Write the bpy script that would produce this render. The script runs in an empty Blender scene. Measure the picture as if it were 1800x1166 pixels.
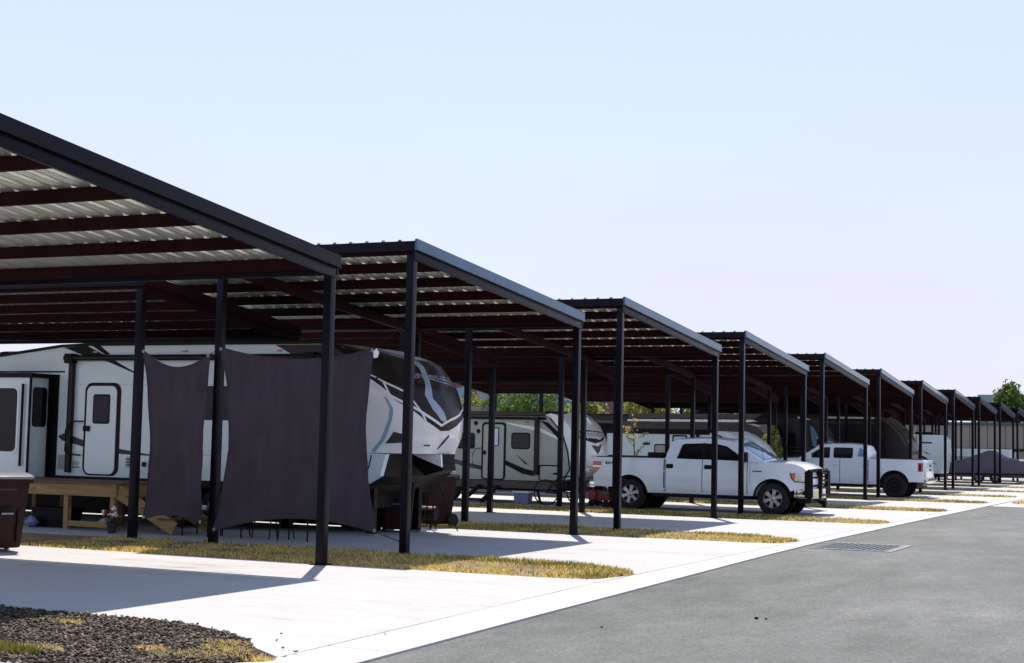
import bpy, bmesh, math, random
import numpy as np
from mathutils import Vector, Matrix
from mathutils.geometry import delaunay_2d_cdt
random.seed(7)
rng = np.random.default_rng(7)
SC = bpy.context.scene
COL = SC.collection

# ------------------------------------------------------------------ camera, sky, sun, exposure
cam = bpy.data.objects.new('camera', bpy.data.cameras.new('camera'))
COL.objects.link(cam)
SC.camera = cam
cam.data.sensor_width = 36.0
cam.data.lens = 52.844
cam.data.clip_end = 3000
_F = Vector((-0.41847, 0.90517, 0.07452)); _R = Vector((0.90816, 0.41805, 0.02183)); _U = Vector((0.01139, -0.07681, 0.99698))
mw = Matrix((_R, _U, -_F)).transposed().to_4x4()
mw.translation = Vector((10.2752, 0.0, 1.6))
cam.matrix_world = mw

SUN_DIR = Vector((-1.01, 1.95, 3.99)).normalized()
elev = math.asin(SUN_DIR.z)
azim = math.atan2(SUN_DIR.x, SUN_DIR.y)
world = bpy.data.worlds.new('World'); SC.world = world
world.use_nodes = True
nt = world.node_tree
bgn = nt.nodes['Background']
sky = nt.nodes.new('ShaderNodeTexSky')
sky.sky_type = 'NISHITA'; sky.sun_disc = False
sky.sun_elevation = elev; sky.sun_rotation = azim
sky.air_density = 1.0; sky.dust_density = .4; sky.ozone_density = 1.5
SKY_VEIL = (3.62, 3.58, 4.50, 1)   # thin milky haze, thick at the horizon and clearing towards the zenith
tcs = nt.nodes.new('ShaderNodeTexCoord')
mps = nt.nodes.new('ShaderNodeMapping'); mps.inputs['Scale'].default_value = (1.2, 1.2, 4.5)
nzs = nt.nodes.new('ShaderNodeTexNoise'); nzs.inputs['Scale'].default_value = 1.6; nzs.inputs['Detail'].default_value = 6; nzs.inputs['Roughness'].default_value = .62
rms = nt.nodes.new('ShaderNodeMapRange')
rms.inputs['From Min'].default_value = .35; rms.inputs['From Max'].default_value = .7
rms.inputs['To Min'].default_value = .88; rms.inputs['To Max'].default_value = 1.0
mxs = nt.nodes.new('ShaderNodeMix'); mxs.data_type = 'RGBA'
mxs.inputs[7].default_value = SKY_VEIL
nt.links.new(tcs.outputs['Generated'], mps.inputs['Vector']); nt.links.new(mps.outputs['Vector'], nzs.inputs['Vector'])
nt.links.new(nzs.outputs['Fac'], rms.inputs['Value']); sep = nt.nodes.new('ShaderNodeSeparateXYZ'); nt.links.new(tcs.outputs['Generated'], sep.inputs['Vector'])
inv = nt.nodes.new('ShaderNodeMath'); inv.operation = 'SUBTRACT'; inv.inputs[0].default_value = 1.0; inv.use_clamp = True
nt.links.new(sep.outputs['Z'], inv.inputs[1])
pwn = nt.nodes.new('ShaderNodeMath'); pwn.operation = 'POWER'; pwn.inputs[1].default_value = 1.3; nt.links.new(inv.outputs[0], pwn.inputs[0])
mul = nt.nodes.new('ShaderNodeMath'); mul.operation = 'MULTIPLY'; nt.links.new(pwn.outputs[0], mul.inputs[0]); nt.links.new(rms.outputs['Result'], mul.inputs[1])
nt.links.new(mul.outputs[0], mxs.inputs[0])
nt.links.new(sky.outputs['Color'], mxs.inputs[6]); nt.links.new(mxs.outputs[2], bgn.inputs['Color'])
bgn.inputs['Strength'].default_value = 0.148

sun = bpy.data.objects.new('sun', bpy.data.lights.new('sun', 'SUN'))
COL.objects.link(sun)
sun.data.energy = 5.0; sun.data.angle = math.radians(0.5); sun.data.color = (1.0, 0.90, 0.79)
sun.rotation_euler = SUN_DIR.to_track_quat('Z', 'Y').to_euler()
SC.view_settings.view_transform = 'Standard'
SC.view_settings.look = 'None'
SC.view_settings.exposure = 0.50
SC.view_settings.gamma = 1.0
SC.view_settings.use_curve_mapping = False

# ------------------------------------------------------------------ materials
def new_mat(name):
    m = bpy.data.materials.new(name); m.use_nodes = True
    return m, m.node_tree, m.node_tree.nodes['Principled BSDF']
def M(name, col, rough=.6, metal=0.0, tint=None, var=.12, scale=3.0, bump=0.0, bscale=40.0, coat=0.0, spec=.5, stretch=(1, 1, 1), rvar=.08):
    m, t, b = new_mat(name)
    tc = t.nodes.new('ShaderNodeTexCoord'); mp = t.nodes.new('ShaderNodeMapping')
    mp.inputs['Scale'].default_value = stretch
    t.links.new(tc.outputs['Object'], mp.inputs['Vector'])
    n = t.nodes.new('ShaderNodeTexNoise'); n.inputs['Scale'].default_value = scale; n.inputs['Detail'].default_value = 5; n.inputs['Roughness'].default_value = .6
    t.links.new(mp.outputs['Vector'], n.inputs['Vector'])
    r = t.nodes.new('ShaderNodeMapRange'); r.inputs['From Min'].default_value = .3; r.inputs['From Max'].default_value = .7
    t.links.new(n.outputs['Fac'], r.inputs['Value'])
    mx = t.nodes.new('ShaderNodeMix'); mx.data_type = 'RGBA'
    mx.inputs[6].default_value = tuple(c * (1 - var) for c in col) + (1,)
    mx.inputs[7].default_value = tuple(min(1, c * (1 + var)) for c in col) + (1,)
    t.links.new(r.outputs['Result'], mx.inputs[0]); t.links.new(mx.outputs[2], b.inputs['Base Color'])
    rr_ = t.nodes.new('ShaderNodeMapRange'); rr_.inputs['To Min'].default_value = max(0.02, rough - rvar); rr_.inputs['To Max'].default_value = min(1, rough + rvar)
    t.links.new(n.outputs['Fac'], rr_.inputs['Value']); t.links.new(rr_.outputs['Result'], b.inputs['Roughness'])
    b.inputs['Metallic'].default_value = metal
    b.inputs['Specular IOR Level'].default_value = spec
    if tint: b.inputs['Specular Tint'].default_value = tuple(tint) + (1,)
    b.inputs['Coat Weight'].default_value = coat; b.inputs['Coat Roughness'].default_value = .08
    if bump:
        n2 = t.nodes.new('ShaderNodeTexNoise'); n2.inputs['Scale'].default_value = bscale; n2.inputs['Detail'].default_value = 4
        t.links.new(mp.outputs['Vector'], n2.inputs['Vector'])
        bp = t.nodes.new('ShaderNodeBump'); bp.inputs['Strength'].default_value = bump; bp.inputs['Distance'].default_value = .02
        t.links.new(n2.outputs['Fac'], bp.inputs['Height']); t.links.new(bp.outputs['Normal'], b.inputs['Normal'])
    return m
def ramp_mat(name, stops, scales, rough=.9, bump=.3, bscale=60, stretch=(1, 1, 1), bdist=.01, grain=None):
    """several noise octaves mixed into a colour ramp: (position, colour) stops"""
    m, t, b = new_mat(name)
    tc = t.nodes.new('ShaderNodeTexCoord'); mp = t.nodes.new('ShaderNodeMapping'); mp.inputs['Scale'].default_value = stretch
    t.links.new(tc.outputs['Object'], mp.inputs['Vector'])
    prev = None
    for s, wgt in scales:
        n = t.nodes.new('ShaderNodeTexNoise'); n.inputs['Scale'].default_value = s; n.inputs['Detail'].default_value = 6; n.inputs['Roughness'].default_value = .65
        t.links.new(mp.outputs['Vector'], n.inputs['Vector'])
        mu = t.nodes.new('ShaderNodeMath'); mu.operation = 'MULTIPLY_ADD'; mu.inputs[1].default_value = wgt
        t.links.new(n.outputs['Fac'], mu.inputs[0])
        if prev is None: mu.inputs[2].default_value = 0
        else: t.links.new(prev.outputs[0], mu.inputs[2])
        prev = mu
    cr = t.nodes.new('ShaderNodeValToRGB')
    els = cr.color_ramp.elements
    while len(els) < len(stops): els.new(.5)
    for e, (p, c) in zip(els, stops): e.position = p; e.color = tuple(c) + (1,)
    t.links.new(prev.outputs[0], cr.inputs['Fac']); t.links.new(cr.outputs['Color'], b.inputs['Base Color'])
    if grain:
        ng = t.nodes.new('ShaderNodeTexNoise'); ng.inputs['Scale'].default_value = grain[0]; ng.inputs['Detail'].default_value = 3; ng.inputs['Roughness'].default_value = .8
        t.links.new(tc.outputs['Object'], ng.inputs['Vector'])
        mr = t.nodes.new('ShaderNodeMapRange'); mr.inputs['From Min'].default_value = .3; mr.inputs['From Max'].default_value = .7
        mr.inputs['To Min'].default_value = 1 - grain[1]; mr.inputs['To Max'].default_value = 1 + grain[1]; t.links.new(ng.outputs['Fac'], mr.inputs['Value'])
        vm = t.nodes.new('ShaderNodeVectorMath'); vm.operation = 'SCALE'; t.links.new(cr.outputs['Color'], vm.inputs[0]); t.links.new(mr.outputs['Result'], vm.inputs['Scale'])
        t.links.new(vm.outputs['Vector'], b.inputs['Base Color'])
    b.inputs['Roughness'].default_value = rough; b.inputs['Specular IOR Level'].default_value = .3
    if bump:
        n2 = t.nodes.new('ShaderNodeTexNoise'); n2.inputs['Scale'].default_value = bscale; n2.inputs['Detail'].default_value = 5
        t.links.new(mp.outputs['Vector'], n2.inputs['Vector'])
        bp = t.nodes.new('ShaderNodeBump'); bp.inputs['Strength'].default_value = bump; bp.inputs['Distance'].default_value = bdist
        t.links.new(n2.outputs['Fac'], bp.inputs['Height']); t.links.new(bp.outputs['Normal'], b.inputs['Normal'])
    return m
MT = {}
MT['concrete'] = ramp_mat('pale_concrete', [(.36, (.20, .20, .205)), (.41, (.335, .336, .343)), (.47, (.40, .402, .41)), (.56, (.425, .427, .435)), (.68, (.455, .457, .465))], [(.35, .35), (2.2, .35), (14, .3)], rough=.85, bump=.12, bscale=90, stretch=(.7, 1.6, 1), grain=(18, .07))
MT['gutter'] = ramp_mat('gutter_concrete', [(.36, (.33, .33, .33)), (.46, (.435, .436, .44)), (.66, (.475, .476, .48))], [(.5, .4), (5, .3), (25, .3)], rough=.85, bump=.12, bscale=90)
MT['asphalt'] = ramp_mat('worn_asphalt', [(.37, (.055, .060, .057)), (.45, (.097, .106, .103)), (.53, (.130, .139, .136)), (.63, (.20, .212, .21))], [(.16, .34), (1.1, .24), (7, .16), (38, .26)], rough=.9, bump=.5, bscale=160, stretch=(1.5, .6, 1), bdist=.008, grain=(34, .42))
MT['soil'] = ramp_mat('dry_soil', [(.35, (.07, .048, .028)), (.5, (.20, .15, .08)), (.65, (.36, .29, .16))], [(1.2, .4), (9, .3), (50, .3)], rough=.95, bump=.6, bscale=70)
MT['dirt'] = ramp_mat('mulch_soil', [(.35, (.022, .016, .012)), (.5, (.05, .035, .025)), (.65, (.10, .07, .045))], [(2, .4), (14, .3), (60, .3)], rough=.95, bump=.8, bscale=60)
MT['ground'] = ramp_mat('far_ground', [(.35, (.20, .17, .10)), (.5, (.36, .32, .22)), (.65, (.46, .42, .32))], [(.05, .4), (.8, .3), (8, .3)], rough=.95, bump=.3, bscale=20)
MT['paint'] = M('dark_brown_steel_paint', (.006, .003, .005), rough=.32, var=.2, scale=1.5, spec=.16, tint=(.62, .72, 1.0), bump=.04, bscale=25)
MT['purlin'] = M('red_oxide_purlin_paint', (.019, .0052, .0066), rough=.65, spec=.05, var=.3, scale=2.0, bump=.05, bscale=20)
MT['trim'] = M('sky_sheen_brown_trim', (.035, .080, .150), rough=.13, var=.25, scale=1.2, spec=.85, tint=(.50, .78, 1.0), bump=.12, bscale=3)  # brown trim; its blue sky reflection is put into the base colour
MT['galv'] = M('galvalume_sheet', (.86, .87, .78), rough=.34, var=.12, scale=2.5, metal=.75, stretch=(3, .5, 1))
MT['sheettop'] = M('brown_roof_sheet', (.03, .02, .025), rough=.4, var=.2)
MT['white'] = M('white_truck_paint', (.77, .84, .92), rough=.22, var=.03, scale=1.0, coat=.6)
MT['gel'] = M('white_fibreglass', (.72, .83, .86), rough=.3, var=.05, scale=1.2, coat=.4)
MT['gelgrey'] = M('warm_grey_fibreglass', (.36, .40, .35), rough=.35, var=.05, scale=1.2, coat=.3)
MT['capwhite'] = M('white_cap_gelcoat', (.88, .88, .88), rough=.15, var=.03, scale=1.0, coat=.6)
MT['brown'] = M('dark_brown_gelcoat', (.014, .008, .009), rough=.25, var=.25, scale=1.4, spec=.3)
MT['decalblack'] = M('black_decal', (.006, .005, .007), rough=.4, var=.2, spec=.12)
MT['decalgrey'] = M('charcoal_decal', (.055, .048, .052), rough=.4, var=.15, spec=.15)
MT['decalblue'] = M('navy_decal', (.012, .022, .06), rough=.3, var=.2)
MT['decalpale'] = M('silver_blue_decal', (.30, .40, .52), rough=.2, var=.1, coat=.5)
MT['decalwhite'] = M('white_decal', (.85, .85, .85), rough=.3, var=.02)
MT['glass'] = M('tinted_glass', (.006, .004, .007), rough=.08, var=.3, scale=1, spec=.25)
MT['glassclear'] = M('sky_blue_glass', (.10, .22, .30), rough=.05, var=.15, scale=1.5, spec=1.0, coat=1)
MT['paleglass'] = M('pale_blue_pane', (.60, .70, .80), rough=.15, var=.05, scale=1.5, coat=.6)  # even pale blue colour over the whole pane
MT['black'] = M('black_plastic', (.007, .006, .007), rough=.5, var=.3, scale=4, spec=.15)
MT['blackgloss'] = M('black_powder_coat', (.008, .007, .010), rough=.35, var=.3, scale=4, spec=.25)
MT['rubber'] = M('tyre_rubber', (.012, .011, .011), rough=.85, var=.3, scale=12, bump=.3, bscale=30)
MT['alloy'] = M('silver_alloy', (.50, .50, .54), rough=.28, metal=.7, var=.1, scale=8)
MT['chrome'] = M('chrome', (.72, .70, .67), rough=.12, metal=1.0, var=.05, scale=5)
MT['red'] = M('red_lamp', (.42, .015, .012), rough=.15, var=.2, scale=10, coat=1)
MT['amber'] = M('amber_lamp', (.60, .12, .03), rough=.15, var=.2, scale=10, coat=1)
MT['lamp'] = M('clear_lamp', (.62, .64, .62), rough=.08, metal=.5, var=.3, scale=18, coat=1)
MT['lidglare'] = M('sun_glare_bin_lid', (.18, .19, .215), rough=.3, var=.1, scale=4, coat=.3)  # dark lid made paler, the sun glare on top put into its colour
MT['fabric'] = M('dark_mesh_fabric', (.060, .048, .062), rough=.85, var=.2, stretch=(2.6, 1, .8), scale=1.6, bump=.25, bscale=220, spec=.2)
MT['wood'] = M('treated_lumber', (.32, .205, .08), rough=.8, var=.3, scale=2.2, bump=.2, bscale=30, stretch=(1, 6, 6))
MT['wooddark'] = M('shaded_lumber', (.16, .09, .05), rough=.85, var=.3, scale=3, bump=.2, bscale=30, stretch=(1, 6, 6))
MT['bin'] = M('brown_bin_plastic', (.022, .005, .005), rough=.5, var=.2, scale=5, spec=.2, bump=.05)
MT['binlid'] = M('black_bin_lid', (.02, .014, .018), rough=.16, var=.2, scale=4, coat=.6)
MT['frame'] = M('chassis_black', (.008, .007, .007), rough=.6, var=.3, scale=6, spec=.15)
MT['skirt'] = M('brown_skirt_panel', (.045, .03, .03), rough=.45, var=.2, scale=3)
MT['bark'] = M('tree_bark', (.10, .075, .05), rough=.95, var=.35, scale=9, bump=.6, bscale=20)
MT['steel'] = M('grey_steel', (.30, .31, .33), rough=.4, metal=.7, var=.15, scale=8)
MT['wall'] = M('beige_wall_panel', (.20, .185, .165), rough=.7, var=.1, scale=.7)
MT['bluemetal'] = M('blue_grey_roof_metal', (.22, .30, .36), rough=.4, var=.1, scale=.4)
MT['brick'] = M('brown_brick', (.16, .09, .075), rough=.9, var=.25, scale=2.5, bump=.2)
MT['bluewin'] = M('blue_window_glass', (.10, .22, .45), rough=.1, var=.2, scale=1.0, coat=1)
MT['covermat'] = M('plum_boat_cover', (.12, .10, .14), rough=.7, var=.2, scale=2.2, bump=.3, bscale=6)
MT['bluecar'] = M('slate_blue_car_paint', (.06, .07, .11), rough=.22, var=.1, coat=1)
MT['redthing'] = M('red_plastic', (.30, .02, .03), rough=.4, var=.2, scale=6)
MT['bluething'] = M('grey_blue_plastic', (.16, .19, .30), rough=.5, var=.2, scale=6)
MT['oldconc'] = M('footing_concrete', (.34, .34, .33), rough=.9, var=.2, scale=8)
MT['asphaltrim'] = M('dull_concrete_rim', (.22, .22, .215), rough=.9, var=.2, scale=8)
MT['galvbar'] = M('galvanised_grate', (.06, .08, .10), rough=.55, metal=.3, var=.3, scale=10)
def leaf(name, a, b, trans=.25):
    m, t, bs = new_mat(name)
    g = t.nodes.new('ShaderNodeNewGeometry')
    mx = t.nodes.new('ShaderNodeMix'); mx.data_type = 'RGBA'
    mx.inputs[6].default_value = tuple(a) + (1,); mx.inputs[7].default_value = tuple(b) + (1,)
    t.links.new(g.outputs['Random Per Island'], mx.inputs[0]); t.links.new(mx.outputs[2], bs.inputs['Base Color'])
    bs.inputs['Roughness'].default_value = .65; bs.inputs['Specular IOR Level'].default_value = .25
    tr = t.nodes.new('ShaderNodeBsdfTranslucent'); t.links.new(mx.outputs[2], tr.inputs['Color'])
    ms = t.nodes.new('ShaderNodeMixShader'); ms.inputs[0].default_value = trans
    t.links.new(bs.outputs[0], ms.inputs[1]); t.links.new(tr.outputs[0], ms.inputs[2])
    t.links.new(ms.outputs[0], t.nodes['Material Output'].inputs['Surface'])
    return m
MT['leafgreen'] = leaf('green_foliage', (.035, .075, .018), (.15, .24, .06), .35)
MT['leafyellow'] = leaf('yellow_green_foliage', (.11, .15, .03), (.36, .38, .10), .35)
MT['leafpale'] = leaf('pale_yellow_leaves', (.30, .26, .08), (.62, .56, .24), .4)
MT['drygrass'] = leaf('dry_yellow_grass', (.38, .27, .07), (1.0, .80, .32), .42)
MT['greengrass'] = leaf('olive_grass', (.09, .10, .02), (.38, .34, .07), .2)
MT['chips'] = leaf('dark_wood_chips', (.012, .009, .008), (.135, .105, .075), 0)

# ------------------------------------------------------------------ mesh helpers
def rootloc(parent):
    p = parent; v = Vector((0, 0, 0))
    while p is not None:
        v += p.location; p = p.parent
    return v
class MB:
    def __init__(s): s.v = []; s.f = []
    def add(s, vs, fs):
        o = len(s.v); s.v += [tuple(map(float, v)) for v in vs]; s.f += [tuple(i + o for i in f) for f in fs]; return s
    def box(s, x0, x1, y0, y1, z0, z1):
        vs = [(x, y, z) for x in (x0, x1) for y in (y0, y1) for z in (z0, z1)]
        return s.add(vs, [(0, 1, 3, 2), (4, 6, 7, 5), (0, 4, 5, 1), (2, 3, 7, 6), (0, 2, 6, 4), (1, 5, 7, 3)])
    def beam(s, p, q, w, h, up=(0, 0, 1)):
        """rectangular bar from p to q, w across, h in the direction of up"""
        p = Vector(p); q = Vector(q); d = (q - p).normalized(); u = Vector(up)
        a = d.cross(u)
        if a.length < 1e-4: a = d.cross(Vector((1, 0, 0)))
        a.normalize(); b = a.cross(d).normalized()
        vs = []
        for c in (p, q):
            for i, j in ((-1, -1), (1, -1), (1, 1), (-1, 1)): vs.append(c + a * i * w / 2 + b * j * h / 2)
        return s.add(vs, [(0, 1, 2, 3), (4, 7, 6, 5), (0, 4, 5, 1), (1, 5, 6, 2), (2, 6, 7, 3), (3, 7, 4, 0)])
    def prism(s, poly, axis, a, b):
        n = len(poly)
        def P(u, v, w): return (w, u, v) if axis == 0 else ((u, w, v) if axis == 1 else (u, v, w))
        vs = [P(u, v, a) for u, v in poly] + [P(u, v, b) for u, v in poly]
        fs = [tuple(range(n)), tuple(range(2 * n - 1, n - 1, -1))]
        for i in range(n):
            j = (i + 1) % n; fs.append((i, i + n, j + n, j))
        return s.add(vs, fs)
    def tube(s, pts, r, n=8, cap=True):
        pts = [Vector(p) for p in pts]
        rs = r if isinstance(r, (list, tuple)) else [r] * len(pts)
        vs = []; fs = []; ref = Vector((0, 0, 1))
        for i, p in enumerate(pts):
            d = (pts[min(i + 1, len(pts) - 1)] - pts[max(i - 1, 0)]).normalized()
            a = d.cross(ref)
            if a.length < .05: a = d.cross(Vector((1, 0, 0)))
            a.normalize(); b = a.cross(d)
            for k in range(n):
                t = 2 * math.pi * k / n; vs.append(p + (a * math.cos(t) + b * math.sin(t)) * rs[i])
        for i in range(len(pts) - 1):
            for k in range(n):
                k2 = (k + 1) % n; fs.append((i * n + k, i * n + k2, (i + 1) * n + k2, (i + 1) * n + k))
        if cap: fs += [tuple(range(n - 1, -1, -1)), tuple(range((len(pts) - 1) * n, len(pts) * n))]
        return s.add(vs, fs)
    def lathe(s, prof, c, axis=1, n=32):
        """prof: (radius, along) rings round an axis through c"""
        vs = []; fs = []; m = len(prof)
        for k in range(n):
            t = 2 * math.pi * k / n
            for r, h in prof:
                p = (r * math.cos(t), h, r * math.sin(t)) if axis == 1 else ((r * math.cos(t), r * math.sin(t), h) if axis == 2 else (h, r * math.cos(t), r * math.sin(t)))
                vs.append((p[0] + c[0], p[1] + c[1], p[2] + c[2]))
        for k in range(n):
            k2 = (k + 1) % n
            for i in range(m - 1): fs.append((k * m + i, k2 * m + i, k2 * m + i + 1, k * m + i + 1))
        return s.add(vs, fs)
    def ball(s, c, r, n=10):
        pr = [(math.sin(math.pi * i / n), math.cos(math.pi * i / n)) for i in range(n + 1)]
        rx, ry, rz = (r, r, r) if not isinstance(r, tuple) else r
        vs = []; fs = []
        for k in range(n + 2):
            t = 2 * math.pi * k / (n + 2)
            for a, b in pr: vs.append((c[0] + rx * a * math.cos(t), c[1] + ry * a * math.sin(t), c[2] + rz * b))
        m = n + 1
        for k in range(n + 2):
            k2 = (k + 1) % (n + 2)
            for i in range(n): fs.append((k * m + i, k2 * m + i, k2 * m + i + 1, k * m + i + 1))
        return s.add(vs, fs)
    def build(s, name, mat, parent=None, bevel=0, smooth=35, loc=None, kind=None, merge=True):
        off = Vector(loc) if loc is not None else rootloc(parent)
        me = bpy.data.meshes.new(name)
        me.from_pydata([(a - off.x, b - off.y, c - off.z) for a, b, c in s.v], [], s.f)
        bm = bmesh.new(); bm.from_mesh(me)
        if merge: bmesh.ops.remove_doubles(bm, verts=bm.verts, dist=1e-5)
        bmesh.ops.recalc_face_normals(bm, faces=bm.faces)
        if bevel:
            eds = [e for e in bm.edges if len(e.link_faces) == 2 and e.calc_face_angle(0) > .5]
            bmesh.ops.bevel(bm, geom=eds, offset=bevel, segments=2, affect='EDGES', profile=.7, clamp_overlap=True)
        bm.to_mesh(me); bm.free()
        if smooth:
            me.shade_smooth(); me.set_sharp_from_angle(angle=math.radians(smooth))
        me.materials.append(MT[mat] if isinstance(mat, str) else mat)
        o = bpy.data.objects.new(name, me); COL.objects.link(o)
        if parent is not None: o.parent = parent
        elif loc is not None: o.location = loc
        if kind: o['kind'] = kind
        return o
def thing(name, label, cat, loc=(0, 0, 0), group=None):
    o = bpy.data.objects.new(name, None); COL.objects.link(o)
    o.empty_display_size = .3
    o.location = loc; o['label'] = label; o['category'] = cat
    if group: o['group'] = group
    return o
def tag(o, label, cat, group=None):
    o['label'] = label; o['category'] = cat
    if group: o['group'] = group
    return o
def copy_tree(o, loc=None, rotz=None, label=None, parent=None):
    c = o.copy(); COL.objects.link(c)
    if parent is not None: c.parent = parent
    if loc is not None: c.location = loc
    if rotz is not None: c.rotation_euler = (0, 0, rotz)
    if label: c['label'] = label
    for ch in list(o.children): copy_tree(ch, parent=c)
    return c
def rr(x0, z0, x1, z1, r=.05, n=4):
    r = min(r, abs(x1 - x0) / 2.01, abs(z1 - z0) / 2.01)
    x0, x1 = min(x0, x1), max(x0, x1); z0, z1 = min(z0, z1), max(z0, z1)
    out = []
    for cx, cz, a in ((x1 - r, z1 - r, 0), (x0 + r, z1 - r, 90), (x0 + r, z0 + r, 180), (x1 - r, z0 + r, 270)):
        for k in range(n + 1):
            t = math.radians(a + 90 * k / n); out.append((cx + r * math.cos(t), cz + r * math.sin(t)))
    return out
def inpoly(P, poly):
    x, y = P[:, 0], P[:, 1]; ins = np.zeros(len(P), bool); n = len(poly)
    for i in range(n):
        x1, y1 = poly[i]; x2, y2 = poly[(i + 1) % n]
        if y1 == y2: continue
        c = ((y1 > y) != (y2 > y)) & (x < (x2 - x1) * (y - y1) / (y2 - y1) + x1)
        ins ^= c
    return ins
def tri2d(poly, g):
    """triangulate a 2D outline with inner grid points; returns points, triangles, boundary edges"""
    pts = []
    n = len(poly)
    for i in range(n):
        a = np.array(poly[i]); b = np.array(poly[(i + 1) % n]); L = np.linalg.norm(b - a)
        k = max(1, int(math.ceil(L / g)))
        for j in range(k): pts.append(tuple(a + (b - a) * j / k))
    m = len(pts)
    lo = np.min(pts, 0); hi = np.max(pts, 0)
    gx = np.arange(lo[0] + g / 2, hi[0], g); gy = np.arange(lo[1] + g / 2, hi[1], g)
    inner = []
    if len(gx) and len(gy):
        Q = np.array([(a, b) for a in gx for b in gy]); Q = Q[inpoly(Q, pts)]
        bp = np.array(pts)
        if len(Q):
            d = np.sqrt(((Q[:, None, :] - bp[None]) ** 2).sum(2)).min(1); inner = [tuple(q) for q in Q[d > g * .35]]
    allp = [Vector(p) for p in pts + inner]
    vs, es, fs, *_ = delaunay_2d_cdt(allp, [(i, (i + 1) % m) for i in range(m)], [list(range(m))], 1, 1e-5)
    cnt = {}
    for f in fs:
        for i in range(len(f)):
            a, b = f[i], f[(i + 1) % len(f)]; k = (min(a, b), max(a, b)); cnt.setdefault(k, []).append((a, b))
    be = [v[0] for v in cnt.values() if len(v) == 1]
    return [(p.x, p.y) for p in vs], [tuple(f) for f in fs], be
def patch(mb, poly, Fn, off=.004, thick=.006, g=.25):
    """a thin raised sheet laid on the surface Fn(u, v, offset)"""
    P, T, B = tri2d(poly, g)
    top = [Fn(u, v, off) for u, v in P]; bot = [Fn(u, v, off - thick) for u, v in P]
    n = len(P)
    mb.add(top + bot, T + [tuple(i + n for i in reversed(t)) for t in T] + [(b, a, a + n, b + n) for a, b in B])
    return mb
def side(y, s=-1):
    return lambda u, v, o: (u, y + s * o, v)
def slab(mb, poly, w, yc=0, g=.14, crown=None, ny=6):
    """solid body from a side outline: half width w(x, z), rim crowned by crown(x, z, nx, nz)"""
    P, T, B = tri2d(poly, g)
    n = len(P)
    L = [(x, yc + w(x, z), z) for x, z in P]; Rr = [(x, yc - w(x, z), z) for x, z in P]
    nx = {}
    for a, b in B:
        d = (P[b][0] - P[a][0], P[b][1] - P[a][1]); l = math.hypot(*d) or 1
        nn = (d[1] / l, -d[0] / l)
        for i in (a, b):
            q = nx.get(i, (0, 0)); nx[i] = (q[0] + nn[0], q[1] + nn[1])
    vs = L + Rr; idx = {}
    for i, (p, q) in nx.items():
        l = math.hypot(p, q) or 1; p /= l; q /= l
        x, z = P[i]; A = crown(x, z, p, q) if crown else 0
        ids = [i + n]
        for k in range(1, ny):
            t = -1 + 2 * k / ny; c = A * (1 - t * t)
            ids.append(len(vs)); vs.append((x + p * c, yc + t * w(x, z), z + q * c))
        ids.append(i); idx[i] = ids
    fs = [tuple(t) for t in T] + [tuple(i + n for i in reversed(t)) for t in T]
    for a, b in B:
        for k in range(ny): fs.append((idx[a][k], idx[b][k], idx[b][k + 1], idx[a][k + 1]))
    return mb.add(vs, fs)
def stroke(pts, w):
    """2D polyline to outline polygon; w is a width or a list of widths"""
    P = [np.array(p, float) for p in pts]; n = len(P); ws = w if isinstance(w, (list, tuple)) else [w] * n
    Lp = []; Rp = []
    for i in range(n):
        d = P[min(i + 1, n - 1)] - P[max(i - 1, 0)]; d /= np.linalg.norm(d); nn = np.array([-d[1], d[0]])
        Lp.append(tuple(P[i] + nn * ws[i] / 2)); Rp.append(tuple(P[i] - nn * ws[i] / 2))
    return Lp + Rp[::-1]
def letters(mb, text, size, Fn, off=.003, align='CENTER', thick=.0, sx=1.0):
    cu = bpy.data.curves.new('t', 'FONT'); cu.body = text; cu.size = size; cu.align_x = align; cu.resolution_u = 2
    if thick: cu.offset = thick
    o = bpy.data.objects.new('t', cu); COL.objects.link(o)
    dg = bpy.context.evaluated_depsgraph_get(); dg.update()
    me = o.evaluated_get(dg).to_mesh()
    vs = [Fn(v.co.x * sx, v.co.y, off) for v in me.vertices]; fs = [tuple(p.vertices) for p in me.polygons]
    mb.add(vs, fs)
    bpy.data.objects.remove(o); bpy.data.curves.remove(cu)
    return mb
def np_mesh(name, V, Fc, mat, kind='stuff', parent=None, loc=None):
    me = bpy.data.meshes.new(name)
    V = np.asarray(V, np.float32); Fc = np.asarray(Fc, np.int32)
    me.vertices.add(len(V)); me.vertices.foreach_set('co', V.ravel())
    k = Fc.shape[1]
    me.loops.add(Fc.size); me.loops.foreach_set('vertex_index', Fc.ravel())
    me.polygons.add(len(Fc)); me.polygons.foreach_set('loop_start', np.arange(0, Fc.size, k, dtype=np.int32))
    me.update(calc_edges=True); me.validate()
    me.materials.append(MT[mat])
    o = bpy.data.objects.new(name, me); COL.objects.link(o)
    if kind: o['kind'] = kind
    if parent is not None: o.parent = parent
    if loc is not None: o.location = loc
    return o

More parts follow.
